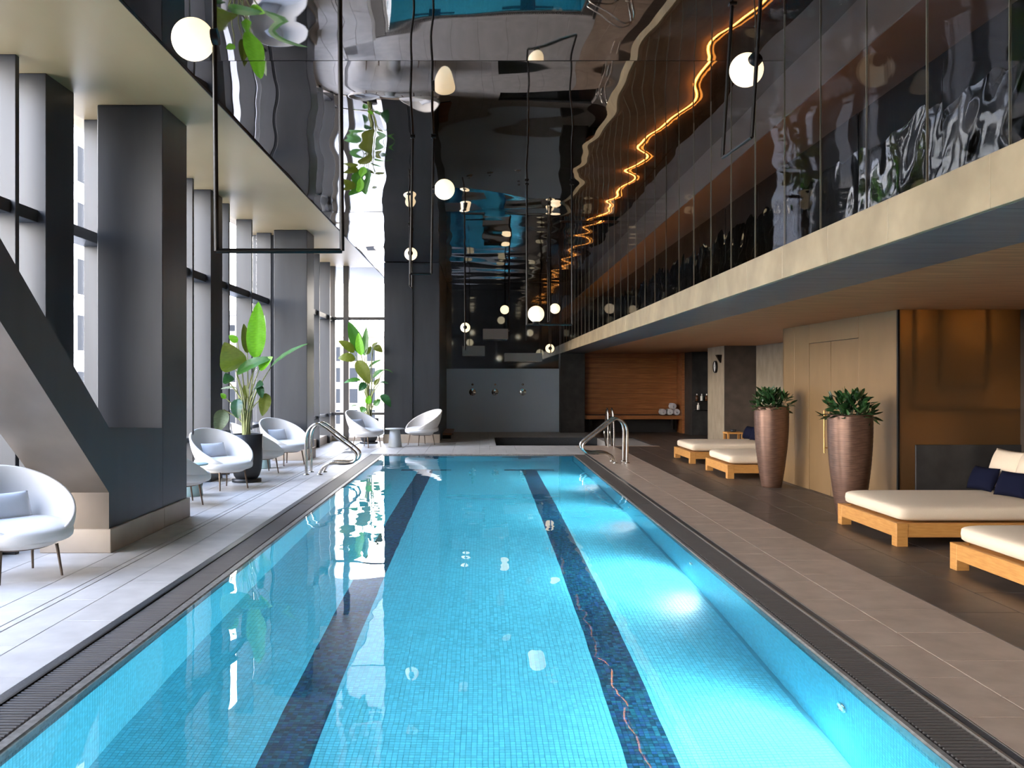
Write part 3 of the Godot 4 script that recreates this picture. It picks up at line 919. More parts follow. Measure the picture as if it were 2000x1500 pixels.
func build_right_side() -> void:
	var top := 2.41
	# projecting block with the double door
	var w := thing("wall_right", "beige panelled wall block with double door behind the tall planters", "wall", Vector3.ZERO, 0, "", "structure")
	var X := 4.79
	lim(w, "body", X + 0.02, 7.1, 0, top, 10.9, 14.6, M.dark_wall)
	var cuts := [10.62, 11.7, 13.47, 14.1, 14.62]
	for i in cuts.size() - 1:
		if i == 1:
			lim(w, "panel", X, X + 0.03, 2.135, top, 11.7 + 0.004, 13.47 - 0.004, M.door_panel, 0.002)
		else:
			lim(w, "panel", X, X + 0.03, 0.0, top, cuts[i] + 0.002, cuts[i + 1] - 0.002, M.door_panel, 0.002)
	lim(w, "end_panel", X, 7.1, 0.0, top, 14.6, 14.63, M.door_panel)
	var dr := thing("door_1", "beige flush double door with slim brass pull bars", "door", Vector3.ZERO, 0, "", "structure")
	for k in [[11.71, 12.632, 12.545], [12.648, 13.46, 12.735]]:
		var leaf := lim(dr, "door_leaf", X + 0.004, X + 0.034, 0.006, 2.128, k[0], k[1], M.door_panel, 0.002)
		var dz: float = -(k[2] - (k[0] + k[1]) / 2)
		var hd := part(leaf, "pull_bar", tube([Vector3(-0.07, 0.59 - 1.067, dz), Vector3(-0.07, 1.18 - 1.067, dz)], 0.011, 10), M.brass)
		part(leaf, "bar_mount", tube([Vector3(-0.07, 0.66 - 1.067, dz), Vector3(-0.012, 0.66 - 1.067, dz)], 0.007, 8), M.brass)
		part(leaf, "bar_mount", tube([Vector3(-0.07, 1.11 - 1.067, dz), Vector3(-0.012, 1.11 - 1.067, dz)], 0.007, 8), M.brass)
	# amber frosted glass side with frames behind it
	var ag := thing("amber_screen", "amber frosted glass screen with dark frames behind the daybed", "screen", Vector3.ZERO, 0, "", "structure")
	lim(ag, "glass", X + 0.01, 6.2, 0.0, top, 10.6, 10.612, M.bronze_glass)
	lim(ag, "edge_post", X, X + 0.02, 0.0, top, 10.595, 10.63, M.black_metal)
	for k in [[4.955, 4.985, 1.24, 2.4], [4.985, 6.2, 1.24, 1.275], [5.255, 5.285, 1.49, 2.4], [5.80, 5.83, 1.49, 2.4], [5.285, 5.80, 1.49, 1.525]]:
		lim(ag, "frame_bar", k[0], k[1], k[2], k[3], 10.614, 10.65, M.black_metal)
	lim(ag, "low_board", 4.985, 6.2, 0.0, 0.855, 10.575, 10.6, M.black_stone, 0.004)
	lim(ag, "rear_board", X + 0.02, 6.2, 0.0, top, 10.86, 10.89, M.plaster)
	for q in [[4.88, 2.25, "upper lamp at the door side of", 0.07], [5.68, 2.25, "upper lamp inside the small frame of", 0.07], [5.12, 1.08, "lower lamp at the door side of", 0.035], [6.08, 1.42, "lower lamp at the alcove side of", 0.035]]:
		var lp := thing("screen_lamp", "small warm %s the amber screen" % q[2], "lamp", P(q[0], q[1], 10.79), 0, "lamps behind the amber screen")
		part(lp, "bulb", ball(0.03, 16), M.globe)
		part(lp, "holder", box(Vector3(0.04, 0.05, 0.04), 0.004), M.black_metal, Vector3(0, 0.055, 0))
		part(lp, "stem", box(Vector3(0.012, 2.409 - q[1] - 0.08, 0.012)), M.black_metal, Vector3(0, 0.08 + (2.409 - q[1] - 0.08) / 2, 0))
		var o := OmniLight3D.new()
		o.name = "bulb_light"
		o.light_color = Color(1.0, 0.85, 0.65)
		o.light_energy = q[3]
		o.light_size = 0.03
		o.omni_range = 20
		o.shadow_enabled = true
		lp.add_child(o)
	# walls of the alcoves
	lim_solo("wall_alcove", 6.2, 7.1, 0, top, -5, 10.89, M.brown_stone, "dark brown stone rear wall of the near daybed alcove", "wall")
	var fa := thing("wall_rear", "weathered beige concrete rear wall of the far daybed alcove", "wall", Vector3.ZERO, 0, "", "structure")
	for k in [[14.63, 16.4], [16.4, 18.2], [18.2, 20.0], [20.0, 21.8]]:
		for yy in [[0.0, 1.2], [1.2, top]]:
			lim(fa, "panel", 6.5, 6.55, yy[0] + 0.002, yy[1] - 0.002, k[0] + 0.002, k[1] - 0.002, M.concrete_wall, 0.003)
	lim(fa, "backing", 6.54, 7.1, 0, top, 14.6, 21.8, M.dark_wall)
	var cc := thing("wall_pier", "beige and dark stone pier carrying the wall clock", "wall", Vector3.ZERO, 0, "", "structure")
	lim(cc, "side_panel", 5.75, 5.78, 0, top, 21.83, 23.4, M.concrete_wall, 0.003)
	lim(cc, "front_panel", 5.75, 7.1, 0, top, 21.8, 21.83, M.brown_stone, 0.003)
	lim(cc, "core", 5.78, 7.1, 0, top, 21.83, 23.4, M.dark_wall)
	lim_solo("wall_outer", 7.1, 7.3, -0.3, CEIL + 0.3, -5.3, 28.6, M.dark_wall, "dark outer wall behind the daybed alcoves", "wall")

func building(label: String, x0: float, x1: float, d0: float, d1: float, y1: float, m: Material, front: bool, nw: int, nf: int, ww: float, wh: float) -> void:
	var y0 := -12.0
	var b := thing("building", label, "building", Vector3.ZERO, 0, "buildings across the street")
	lim(b, "wall", x0, x1, y0, y1, d0, d1, m)
	lim(b, "cornice", x0 - 0.5, x1 + 0.5, y1 - 0.9, y1, d0 - 0.5, d1 + 0.5, m, 0.1)
	var span := (x1 - x0) if front else (d1 - d0)
	for i in nw:
		for j in nf:
			var s := (i + 0.5) / nw * span
			var yc := y0 + 2.5 + (j + 0.5) / nf * (y1 - y0 - 4.5)
			var f: MeshInstance3D
			if front:
				f = part(b, "window", box(Vector3(ww + 0.3, wh + 0.3, 0.3)), m, P(x0 + s, yc, d0 - 0.1))
				part(f, "glazing", box(Vector3(ww, wh, 0.1)), M.far_window, Vector3(0, 0, 0.12))
			else:
				f = part(b, "window", box(Vector3(0.3, wh + 0.3, ww + 0.3)), m, P(x1 + 0.1, yc, d0 + s))
				part(f, "glazing", box(Vector3(0.1, wh, ww)), M.far_window, Vector3(0.12, 0, 0))

func build_outside() -> void:
	lim_solo("ground", -300, 300, -12.4, -12.0, -60, 420, M.street, "pale street ground far below the windows", "ground")
	building("tall pale stone building seen through the slits of the window wall", -48, -30, 22, 98, 30, M.facade_grey, false, 22, 9, 1.5, 2.6)
	building("cream stone building seen through the end window", -42, -8, 150, 172, 9.5, M.facade, true, 12, 5, 1.3, 2.3)
	building("far grey building beyond the cream one in the window slits", -74, -43, 165, 185, 14, M.facade_grey, true, 9, 6, 1.4, 2.4)

func pendant(label: String, a: Vector2, b: Vector2, yb: float, g: Vector3, cap_dir: Vector3, r := 0.125, lean := Vector2.ZERO) -> void:
	var t := thing("pendant_lamp", label, "lamp", Vector3.ZERO, 0, "globe pendant lamps")
	var w := 0.024
	for e in [a, b]:
		part(t, "rod", tube([P(e.x + lean.x, CEIL + 0.02, e.y + lean.y), P(e.x, yb, e.y)], w * 0.62, 4), M.black_metal)
		part(t, "ceiling_cap", box(Vector3(0.06, 0.02, 0.06), 0.004), M.black_metal, P(e.x + lean.x, CEIL - 0.008, e.y + lean.y))
	part(t, "cross_bar", tube([P(a.x, yb, a.y), P(b.x, yb, b.y)], w * 0.62, 4), M.black_metal)
	var gl := part(t, "globe", ball(r, 40), M.globe, P(g.x, g.y, g.z))
	var hd := part(t, "holder", lathe([Vector2(r * 0.40, -0.02), Vector2(r * 0.40, 0.03), Vector2(0.0, 0.03)], 20), M.black_metal, P(g.x, g.y, g.z) + cap_dir * (r * 0.96))
	hd.basis = Basis(Quaternion(Vector3.UP, cap_dir.normalized()))
	var o := OmniLight3D.new()
	o.name = "globe_light"
	o.light_color = Color(1.0, 0.83, 0.6)
	o.light_energy = 0.006
	o.light_size = r * 0.9
	o.omni_range = 40
	o.shadow_enabled = true
	gl.add_child(o)

func build_lamps() -> void:
	var toward := Vector3(0, 0, 1)
	pendant("globe lamp hung outside a wide black frame beside the beige soffit", Vector2(-1.58, 5.5), Vector2(-0.831, 5.5), 2.37, Vector3(-1.72, 3.632, 5.5), Vector3(1, 0.1, 0.0).normalized(), 0.125, Vector2(-0.02, 0))
	pendant("globe lamp on a tilted black frame beside the balcony glass", Vector2(1.96, 6.68), Vector2(1.91, 7.3), 3.36, Vector3(1.985, 3.92, 6.9), (toward + Vector3(0.25, 0.3, 0)).normalized(), 0.125, Vector2(0.08, 0))
	pendant("globe lamp on the side of a narrow black frame above mid pool", Vector2(-0.87, 11.3), Vector2(-0.615, 11.3), 2.9, Vector3(-0.45, 3.925, 11.25), Vector3(-1, 0, 0), 0.125, Vector2(0.03, 0))
	pendant("globe lamp standing in the bottom of a wide black frame", Vector2(0.692, 14.0), Vector2(1.377, 14.0), 2.44, Vector3(0.832, 2.60, 14.0), Vector3(0, -1, 0), 0.125)
	pendant("globe lamp on an edge-on black frame before the grey end pier", Vector2(-1.38, 17.75), Vector2(-1.38, 18.35), 3.42, Vector3(-1.37, 4.05, 17.93), toward, 0.125)
	pendant("globe lamp on a low edge-on black frame before the first shower", Vector2(-0.42, 23.4), Vector2(-0.42, 24.1), 2.38, Vector3(-0.41, 2.94, 23.58), toward, 0.125)
	pendant("globe lamp beside a thin black frame before the balcony end", Vector2(1.66, 22.4), Vector2(1.66, 23.0), 3.05, Vector3(1.80, 3.34, 22.5), Vector3(-1, 0, 0), 0.125)
	pendant("lowest globe lamp on a black frame near the black stone panel", Vector2(1.95, 25.9), Vector2(1.95, 26.5), 2.36, Vector3(1.94, 2.49, 26.07), toward, 0.125)
	pendant("globe lamp beside a black frame above the middle shower", Vector2(0.79, 25.9), Vector2(0.79, 26.5), 3.0, Vector3(0.66, 3.58, 26.0), Vector3(1, 0, 0), 0.125)

func make_chair() -> Node3D:
	var t := thing("lounge_chair", "x", "chair", Vector3.ZERO, 0, "white round lounge chairs on the pale deck")
	var rim := func(a: float) -> Vector3:
		var k := (1.0 - cos(a)) / 2.0
		return Vector3(0.475 * sin(a) * (1.0 - 0.06 * k), 0.325 + 0.535 * pow(k, 0.80), -0.01 + 0.45 * cos(a))
	var base := func(a: float) -> Vector3:
		return Vector3(0.27 * sin(a), 0.255, 0.06 + 0.27 * cos(a))
	var st := new_st()
	var th := 0.016
	# outside of the shell, rim roll, inside
	add_grid(st, 48, 14, func(u, v):
		var a: float = u * TAU
		var q: Vector3 = base.call(a)
		var r: Vector3 = rim.call(a)
		var p: Vector3 = q.lerp(r, v)
		var out: Vector3 = Vector3(sin(a), 0, cos(a))
		return p + out * (0.05 * sin(PI * v)) + out * 0.0)
	add_grid(st, 48, 14, func(u, v):
		var a: float = -u * TAU
		var q: Vector3 = base.call(a)
		var r: Vector3 = rim.call(a)
		var p: Vector3 = q.lerp(r, v)
		var out: Vector3 = Vector3(sin(a), 0, cos(a))
		return p + out * (0.05 * sin(PI * v) - 2.0 * th) + Vector3(0, 0.006, 0), 1)
	add_grid(st, 48, 1, func(u, v):
		var a: float = -u * TAU
		return base.call(a) * Vector3(1.0 - v, 1, 1.0 - v) + Vector3(0, 0, 0.06 * v), 2)
	part(t, "shell", done(st), M.shell_weave)
	var rp := []
	for i in 49:
		var a := TAU * i / 48.0
		var out := Vector3(sin(a), 0, cos(a))
		rp.append(rim.call(a) - out * th)
	part(t, "rim", tube(rp, 0.018, 8), M.shell_weave)
	var cu := part(t, "seat_cushion", softbox(Vector3(0.41, 0.08, 0.40), 0.55, 0.9, 40, 16), M.white_fabric, Vector3(0, 0.372, 0.055))
	cu.rotation.x = 0.06
	var pl := part(t, "pillow", pillow(0.40, 0.25, 0.13), M.pillow_fabric, Vector3(0, 0.545, -0.175))
	pl.rotation.x = -0.42
	for s in [[-0.22, 0.26], [0.22, 0.26], [-0.2, -0.14], [0.2, -0.14]]:
		part(t, "leg", tube([Vector3(s[0], 0.262, s[1]), Vector3(s[0] * 1.12, 0.0, s[1] + 0.04 * signf(s[1]))], [0.014, 0.010], 8), M.leg_metal)
	var ring := []
	for i in 25:
		var a := TAU * i / 24.0
		ring.append(Vector3(0.235 * sin(a), 0.25, 0.06 + 0.225 * cos(a)))
	part(t, "base_ring", tube(ring, 0.011, 8), M.leg_metal)
	t.set_meta("stem", "lounge_chair")
	return t

func build_chairs() -> void:
	var c := make_chair()
	c.position = P(-3.82, 0, 7.55)
	c.rotation.y = deg_to_rad(50)
	c.set_meta("label", "white round lounge chair beside the slanting brace, standing alone")
	dup(c, P(-3.84, 0, 13.62), deg_to_rad(52), "white round lounge chair with back to the tall plant, facing the near teal table")
	dup(c, P(-3.95, 0, 11.85), deg_to_rad(122), "white round lounge chair half hidden behind the dark column")
	dup(c, P(-3.74, 0, 17.45), deg_to_rad(52), "white round lounge chair in front of the grey column past the tall plant")
	dup(c, P(-3.86, 0, 15.85), deg_to_rad(122), "white round lounge chair half hidden behind the tall plant's black pot")
	dup(c, P(-2.78, 0, 21.95), deg_to_rad(60), "white round lounge chair before the end window and its plant")
	dup(c, P(-1.42, 0, 22.72), deg_to_rad(-55), "white round lounge chair before the grey end pier")
	for s in [[-4.02, 12.75, "teal_table", "pale teal side table between the lounge chairs by the dark column"], [-3.98, 16.7, "teal_table", "pale teal side table behind the tall plant's black pot"], [-2.06, 22.0, "grey_table", "grey tapered side table between the two far lounge chairs"]]:
		var t := thing("side_table", s[3], "side table", P(s[0], 0, s[1]), 0, "side tables between the lounge chairs")
		part(t, "base", lathe([Vector2(0, 0), Vector2(0.165, 0), Vector2(0.165, 0.01), Vector2(0.12, 0.425), Vector2(0, 0.425)], 32), M[s[2]])
		part(t, "table_top", lathe([Vector2(0, 0.42), Vector2(0.225, 0.42), Vector2(0.235, 0.428), Vector2(0.235, 0.44), Vector2(0.225, 0.446), Vector2(0, 0.446)], 40), M[s[2]])

func make_daybed() -> Node3D:
	# origin at the floor under the corner nearest pool and window; bed runs +x, width along -z (depth) 1.46
	var t := thing("daybed", "x", "daybed", Vector3.ZERO, 0, "teak daybeds along the lounge side")
	var L := 2.1
	var W := 1.46
	var rail := box(Vector3(0.05, 0.135, W - 0.1), 0.004)
	part(t, "end_rail", rail, M.teak, Vector3(0.028, 0.157, -W / 2))
	part(t, "end_rail", rail, M.teak, Vector3(L - 0.028, 0.157, -W / 2))
	var sr := box(Vector3(L - 0.1, 0.135, 0.05), 0.004)
	part(t, "side_rail", sr, M.teak, Vector3(L / 2, 0.157, -0.028))
	part(t, "side_rail", sr, M.teak, Vector3(L / 2, 0.157, -W + 0.028))
	for x in [0.055, L - 0.055]:
		for z in [-0.055, -W + 0.055]:
			part(t, "leg", box(Vector3(0.11, 0.225, 0.11), 0.004), M.teak, Vector3(x, 0.1125, z))
	part(t, "deck", box(Vector3(L - 0.1, 0.02, W - 0.1)), M.teak, Vector3(L / 2, 0.205, -W / 2))
	var m := part(t, "mattress", softbox(Vector3(L / 2 - 0.035, 0.09, W / 2 - 0.035), 0.42, 0.10, 56, 20), M.cream_fabric, Vector3(L / 2, 0.308, -W / 2))
	var pts := []
	t.set_meta("stem", "daybed")
	return t

func build_daybeds() -> void:
	var a := make_daybed()
	a.position = P(3.98, 0, 8.83)
	var spots := [[8.83, "teak daybed before the amber screen, beside the nearer planter"], [6.37, "teak daybed of the near alcove farther from the amber screen"], [17.57, "teak daybed by the clock pier in the far alcove"], [14.9, "teak daybed partly hidden by the farther planter"]]
	a.set_meta("label", spots[0][1])
	for i in range(1, 4):
		dup(a, P(3.98, 0, spots[i][0]), 0, spots[i][1])
	var where := ["on the daybed before the amber screen", "on the near alcove's other daybed", "on the daybed by the clock pier", "on the daybed hidden by the farther planter"]
	var big := pillow(0.50, 0.44, 0.2, 0.05)
	var small := pillow(0.40, 0.27, 0.14, 0.05)
	for i in 4:
		var d: float = spots[i][0]
		for k in 3:
			var c := solo("back_cushion", big, M.cream_fabric, "%s cream back cushion %s" % [["hot tub side", "middle", "opposite side"][k], where[i]], "cushion", P(5.72, 0.625, d + 1.2 - k * 0.48), "cream back cushions")
			c.rotation = Vector3(-0.30, deg_to_rad(-90 + [8, 2, 10][k]), 0.03 * (k - 1))
			c.rotation_order = EULER_ORDER_YXZ
		for k in 2:
			var c := solo("navy_pillow", small, M.navy_fabric, "%s small navy pillow %s" % [["hot tub side", "opposite side"][k], where[i]], "pillow", P(5.44, 0.53, d + 1.16 - k * 0.56), "navy pillows")
			c.rotation_order = EULER_ORDER_YXZ
			c.rotation = Vector3(-0.42, deg_to_rad(-82 + k * 6), 0.0)
	var st := thing("wooden_stool", "small teak side stool between far daybed and clock pier", "stool", P(5.32, 0, 19.45))
	part(st, "top", box(Vector3(0.36, 0.035, 0.36), 0.004), M.teak, Vector3(0, 0.485, 0))
	for x in [-0.15, 0.15]:
		for z in [-0.15, 0.15]:
			part(st, "leg", box(Vector3(0.045, 0.468, 0.045), 0.003), M.teak, Vector3(x, 0.234, z))
	solo("candle_bowl", lathe([Vector2(0, 0), Vector2(0.05, 0), Vector2(0.07, 0.05), Vector2(0.06, 0.05), Vector2(0.045, 0.01), Vector2(0, 0.01)], 20), M.black_pot, "small black bowl on the teak stool", "bowl", P(5.32, 0.5025, 19.45))

func pot_plant(t: Node3D, at: Vector3, r: float, h: float) -> void:
	part(t, "saucer", lathe([Vector2(0, 0), Vector2(r * 0.92, 0), Vector2(r * 0.92, 0.05), Vector2(0, 0.05)], 36), M.black_pot)
	part(t, "pot", lathe([Vector2(0, 0.05), Vector2(r * 0.66, 0.05), Vector2(r * 0.80, 0.10), Vector2(r * 0.93, 0.2), Vector2(r * 0.985, 0.32), Vector2(r, h), Vector2(r - 0.025, h), Vector2(r - 0.03, h - 0.06)], 44), M.black_pot)
	part(t, "soil", lathe([Vector2(0, h - 0.05), Vector2(r - 0.026, h - 0.06)], 32), M.soil)

# leaves: [base u, base v, tip u, tip v, width m, face dir, material, depth offset base, depth offset tip, droop, fold, root u]
func strelitzia(label: String, d: float, center: Vector2, h: float, leaves: Array) -> void:
	var base := P(center.x, 0, d)
	var t := thing("potted_plant", label, "plant", base, 0, "potted bird-of-paradise plants")
	pot_plant(t, base, 0.245, h)
	var i := 0
	for l in leaves:
		var b := px(l[0], l[1], d + l[7]) - base
		var tp := px(l[2], l[3], d + l[8]) - base
		var lf := part(t, "leaf", leaf_mesh(b, tp, l[5], l[4], l[9], l[10], 0.05, 0.0), M[l[6]])
		var a := i * 2.4
		var root := Vector3(cos(a) * 0.07 * (0.6 + 0.4 * sin(i)), h - 0.07, sin(a) * 0.07)
		var mid := root.lerp(b, 0.55) + Vector3((root.x - b.x) * 0.28, 0.02, (root.z - b.z) * 0.28)
		var pts := smooth_path([root, mid, b], 8)
		part(lf, "stem", tube(pts, [0.016, 0.015, 0.015, 0.014, 0.014, 0.013, 0.013, 0.012, 0.012, 0.011, 0.011, 0.010, 0.010, 0.009, 0.009, 0.008, 0.007], 7), M.stem_green)
		i += 1

func build_plants() -> void:
	var F := Vector3(0.1, 0.15, 1)
	strelitzia("tall bird-of-paradise plant in a black pot between the lounge chairs", 14.5, Vector2(-3.69, 0), 0.75, [
		[498, 700, 505, 589, 0.30, Vector3(0.15, 0.1, 1), "leaf_bright", 0.0, -0.1, 0.03, 0.12],
		[512, 684, 517, 615, 0.16, Vector3(-0.7, 0, 1), "leaf_pale", 0.12, 0.15, 0.0, 0.2],
		[483, 690, 476, 632, 0.16, Vector3(0.7, 0, 1), "leaf_olive", 0.15, 0.2, 0.0, 0.2],
		[460, 722, 438, 668, 0.42, Vector3(0.2, 0.3, 1), "leaf_olive", 0.0, -0.35, 0.20, 0.12],
		[464, 668, 447, 655, 0.12, Vector3(0, 0.4, 1), "leaf_bright", 0.1, 0.1, 0.05, 0.1],
		[529, 717, 603, 671, 0.13, Vector3(-0.45, 0.8, 0.6), "leaf_mid", 0.0, -0.1, 0.05, 0.35],
		[462, 730, 534, 699, 0.20, Vector3(-0.2, 0.6, 1), "leaf_mid", -0.1, -0.2, 0.10, 0.2],
		[506, 722, 533, 697, 0.17, Vector3(-0.2, 0.4, 1), "leaf_bright", -0.14, -0.22, 0.05, 0.2],
		[448, 747, 440, 728, 0.18, Vector3(0.2, 0.2, 1), "leaf_deep", -0.05, -0.25, 0.10, 0.2],
		[462, 758, 431, 760, 0.10, Vector3(0, 1, 0.4), "leaf_pale", 0.0, -0.05, 0.05, 0.2],
		[441, 778, 431, 768, 0.08, Vector3(0, 0.3, 1), "leaf_bright", 0.1, 0.1, 0.05, 0.2],
		[498, 757, 515, 752, 0.20, Vector3(-0.4, 0.7, 0.6), "leaf_deep", -0.1, -0.2, 0.1, 0.2],
		[478, 752, 484, 778, 0.09, Vector3(0.2, 0.1, 1), "leaf_olive", -0.1, -0.15, 0.05, 0.2],
		[464, 779, 465, 818, 0.20, Vector3(-0.1, 0.15, 1), "leaf_deep", -0.12, -0.24, 0.10, 0.25],
		[520, 768, 512, 813, 0.19, Vector3(0.3, 0.1, 1), "leaf_olive", -0.1, -0.2, 0.12, 0.2],
		[437, 800, 424, 845, 0.24, Vector3(0.3, 0.2, 1), "leaf_pale", 0.2, 0.1, 0.12, 0.2],
		[506, 752, 512, 778, 0.12, Vector3(0.3, 0.1, 1), "leaf_deep", -0.16, -0.2, 0.1, 0.2],
		[478, 836, 484, 818, 0.06, Vector3(0.3, 0.1, 1), "leaf_mid", 0.1, 0.1, 0.1, 0.2],
	])
	strelitzia("bird-of-paradise plant in a black pot before the end window", 23.2, Vector2(-2.83, 0), 0.64, [
		[704, 690, 681, 628, 0.33, Vector3(0.3, 0.1, 1), "leaf_mid", 0.0, 0.0, 0.05, 0.15],
		[712, 695, 716, 638, 0.20, Vector3(-0.4, 0.1, 1), "leaf_mid", 0.1, 0.1, 0.0, 0.2],
		[706, 694, 700, 650, 0.22, Vector3(-0.2, 0.1, 1), "leaf_bright", -0.1, -0.2, 0.05, 0.2],
		[692, 688, 661, 666, 0.24, Vector3(0.2, 0.6, 1), "leaf_olive", -0.1, -0.2, 0.12, 0.15],
		[694, 701, 660, 700, 0.26, Vector3(0.1, 0.5, 1), "leaf_olive", 0.0, -0.1, 0.14, 0.15],
		[698, 704, 722, 750, 0.33, Vector3(0.2, 0.15, 1), "leaf_olive", -0.15, -0.25, 0.08, 0.15],
		[715, 692, 725, 676, 0.13, Vector3(0.2, 0.1, 1), "leaf_olive", 0.1, 0.1, 0.05, 0.2],
		[730, 677, 747, 688, 0.19, Vector3(0.2, 0.4, 1), "leaf_olive", 0.05, 0.0, 0.2, 0.15],
		[727, 678, 738, 669, 0.09, Vector3(0, 0.4, 1), "leaf_olive", 0.05, 0.0, 0.1, 0.2],
		[720, 718, 745, 703, 0.10, Vector3(-0.3, 0.7, 0.8), "leaf_mid", 0.1, 0.0, 0.1, 0.2],
		[728, 738, 750, 722, 0.15, Vector3(-0.3, 0.6, 0.9), "leaf_mid", -0.1, -0.2, 0.12, 0.2],
		[750, 722, 768, 729, 0.05, Vector3(0, 1, 0.4), "leaf_mid", -0.25, -0.35, 0.1, 0.2],
		[704, 742, 672, 748, 0.13, Vector3(0.2, 0.7, 0.8), "leaf_mid", -0.1, -0.2, 0.12, 0.2],
		[731, 752, 742, 739, 0.12, Vector3(0.1, 0.3, 1), "leaf_olive", -0.1, -0.1, 0.05, 0.2],
		[742, 747, 759, 750, 0.07, Vector3(0, 0.8, 0.6), "leaf_deep", -0.2, -0.3, 0.1, 0.2],
		[714, 748, 701, 764, 0.19, Vector3(0.2, 0.3, 1), "leaf_deep", -0.25, -0.35, 0.12, 0.2],
		[718, 789, 722, 772, 0.16, Vector3(0.2, 0.2, 1), "leaf_bright", -0.2, -0.25, 0.05, 0.2],
		[731, 792, 743, 780, 0.16, Vector3(0, 0.3, 1), "leaf_mid", -0.15, -0.15, 0.1, 0.2],
		[745, 771, 763, 795, 0.21, Vector3(0.3, 0.4, 1), "leaf_deep", -0.35, -0.45, 0.14, 0.15],
		[712, 795, 706, 806, 0.18, Vector3(0, 0.3, 1), "leaf_mid", -0.25, -0.3, 0.1, 0.2],
		[699, 793, 681, 799, 0.06, Vector3(0, 1, 0.4), "leaf_mid", 0.1, 0.1, 0.2, 0.2],
	])
	# bronze planters with dense dark shrubs
	var prof := []
	var n := 46
	for i in n + 1:
		var s := float(i) / n
		var r := 0.142 + 0.110 * pow(sin(minf(s * 1.12, 1.0) * PI / 2), 0.9)
		r += 0.0012 * (1 if i % 2 == 0 else -1)
		prof.append(Vector2(r, s * 1.2))
	prof.push_front(Vector2(0, 0))
	prof.append(Vector2(0.228, 1.2))
	prof.append(Vector2(0.225, 1.12))
	var pm := lathe(prof, 48)
	var lm := []
	for k in 4:
		lm.append(leaf_mesh(Vector3.ZERO, Vector3(0, 0, 0.085 + 0.015 * k), Vector3.UP, 0.036 + 0.004 * k, 0.06 - 0.03 * k, 0.25))
	for s in [[4.34, 13.78, "tall ribbed bronze planter with dark leafy shrub, farther from the amber screen"], [4.29, 10.72, "tall ribbed bronze planter with dark leafy shrub behind the daybed corner"]]:
		var t := thing("planter", s[2], "planter", P(s[0], 0, s[1]), 0, "tall bronze planters")
		part(t, "vessel", pm, M.planter_bronze)
		part(t, "soil", lathe([Vector2(0, 1.14), Vector2(0.226, 1.13)], 28), M.soil)
		for i in 280:
			var az := rng.randf() * TAU
			var el := pow(rng.randf(), 0.9) * 1.5 - 0.12
			var rad := pow(rng.randf_range(0.25, 1.0), 0.6)
			var dir := Vector3(cos(az) * cos(el), sin(el), sin(az) * cos(el))
			var pos := Vector3(0, 1.13, 0) + Vector3(dir.x * 0.29, dir.y * 0.27 + 0.05, dir.z * 0.29) * rad
			var face := (dir + Vector3(rng.randf_range(-0.9, 0.9), rng.randf_range(-0.6, 0.7), rng.randf_range(-0.9, 0.9))).normalized()
			var o := part(t, "leaf", lm[i % 4], M.bush_leaf if i % 3 else M.bush_leaf_light, pos)
			o.basis = Basis.looking_at(-face, Vector3.UP if absf(face.y) < 0.9 else Vector3.RIGHT) * Basis(Vector3.BACK, rng.randf_range(-0.8, 0.8))
		for i in 9:
			var az := i * TAU / 9.0 + 0.3
			var q := Vector3(cos(az) * 0.16, 1.36 - 0.03 * (i % 3), sin(az) * 0.16)
			part(t, "stalk", tube([Vector3(cos(az) * 0.07, 1.12, sin(az) * 0.07), Vector3(cos(az) * 0.11, 1.24, sin(az) * 0.11), q], [0.007, 0.006, 0.004], 6), M.bush_leaf)

func build_rails() -> void:
	var mk := func(side: float, x0: float, d: float, dx: float, label: String) -> void:
		var t := thing("pool_handrail", label, "handrail", P(x0, 0, d), 0, "pool handrails")
		for k in 2:
			var z := -k * dx
			var pp := [Vector2(0, 0), Vector2(0, 0.3), Vector2(0, 0.62), Vector2(0.05, 0.77), Vector2(0.17, 0.855), Vector2(0.30, 0.80), Vector2(0.56, 0.595), Vector2(0.76, 0.44), Vector2(0.845, 0.34), Vector2(0.80, 0.225), Vector2(0.66, 0.19), Vector2(0.44, 0.19), Vector2(0.31, 0.15), Vector2(0.235, 0.05), Vector2(0.225, 0.0)]
			var pts := []
			for p in pp: pts.append(Vector3(p.x * side, p.y, z))
			part(t, "rail", tube(smooth_path(pts, 6), 0.024, 14), M.steel)
			for fx in [0.0, 0.225]:
				part(t, "base_flange", lathe([Vector2(0, 0), Vector2(0.055, 0), Vector2(0.05, 0.012), Vector2(0.028, 0.02), Vector2(0, 0.02)], 20), M.steel, Vector3(fx * side, 0, z))
	mk.call(1.0, -2.95, 15.53, 0.45, "double steel pool handrail on the pale deck")
	mk.call(-1.0, 2.80, 17.7, 0.45, "double steel pool handrail on the taupe deck")
	var s := thing("spa_handrail", "slim steel arched handrail at the hot tub edge", "handrail", P(3.02, 0, 21.95), 0, "pool handrails")
	for k in 2:
		var x := k * 0.14
		var pts := [Vector3(x, 0, 0), Vector3(x, 0.4, 0), Vector3(x - 0.02 * k, 0.78, 0), Vector3(x - 0.03 * k, 0.90, -0.08), Vector3(x - 0.03 * k, 0.88, -0.2), Vector3(x, 0.55, -0.5), Vector3(x, 0.3, -0.66), Vector3(x, -0.02, -0.3)]
		part(s, "rail", tube(smooth_path(pts, 6), 0.02, 12), M.steel)

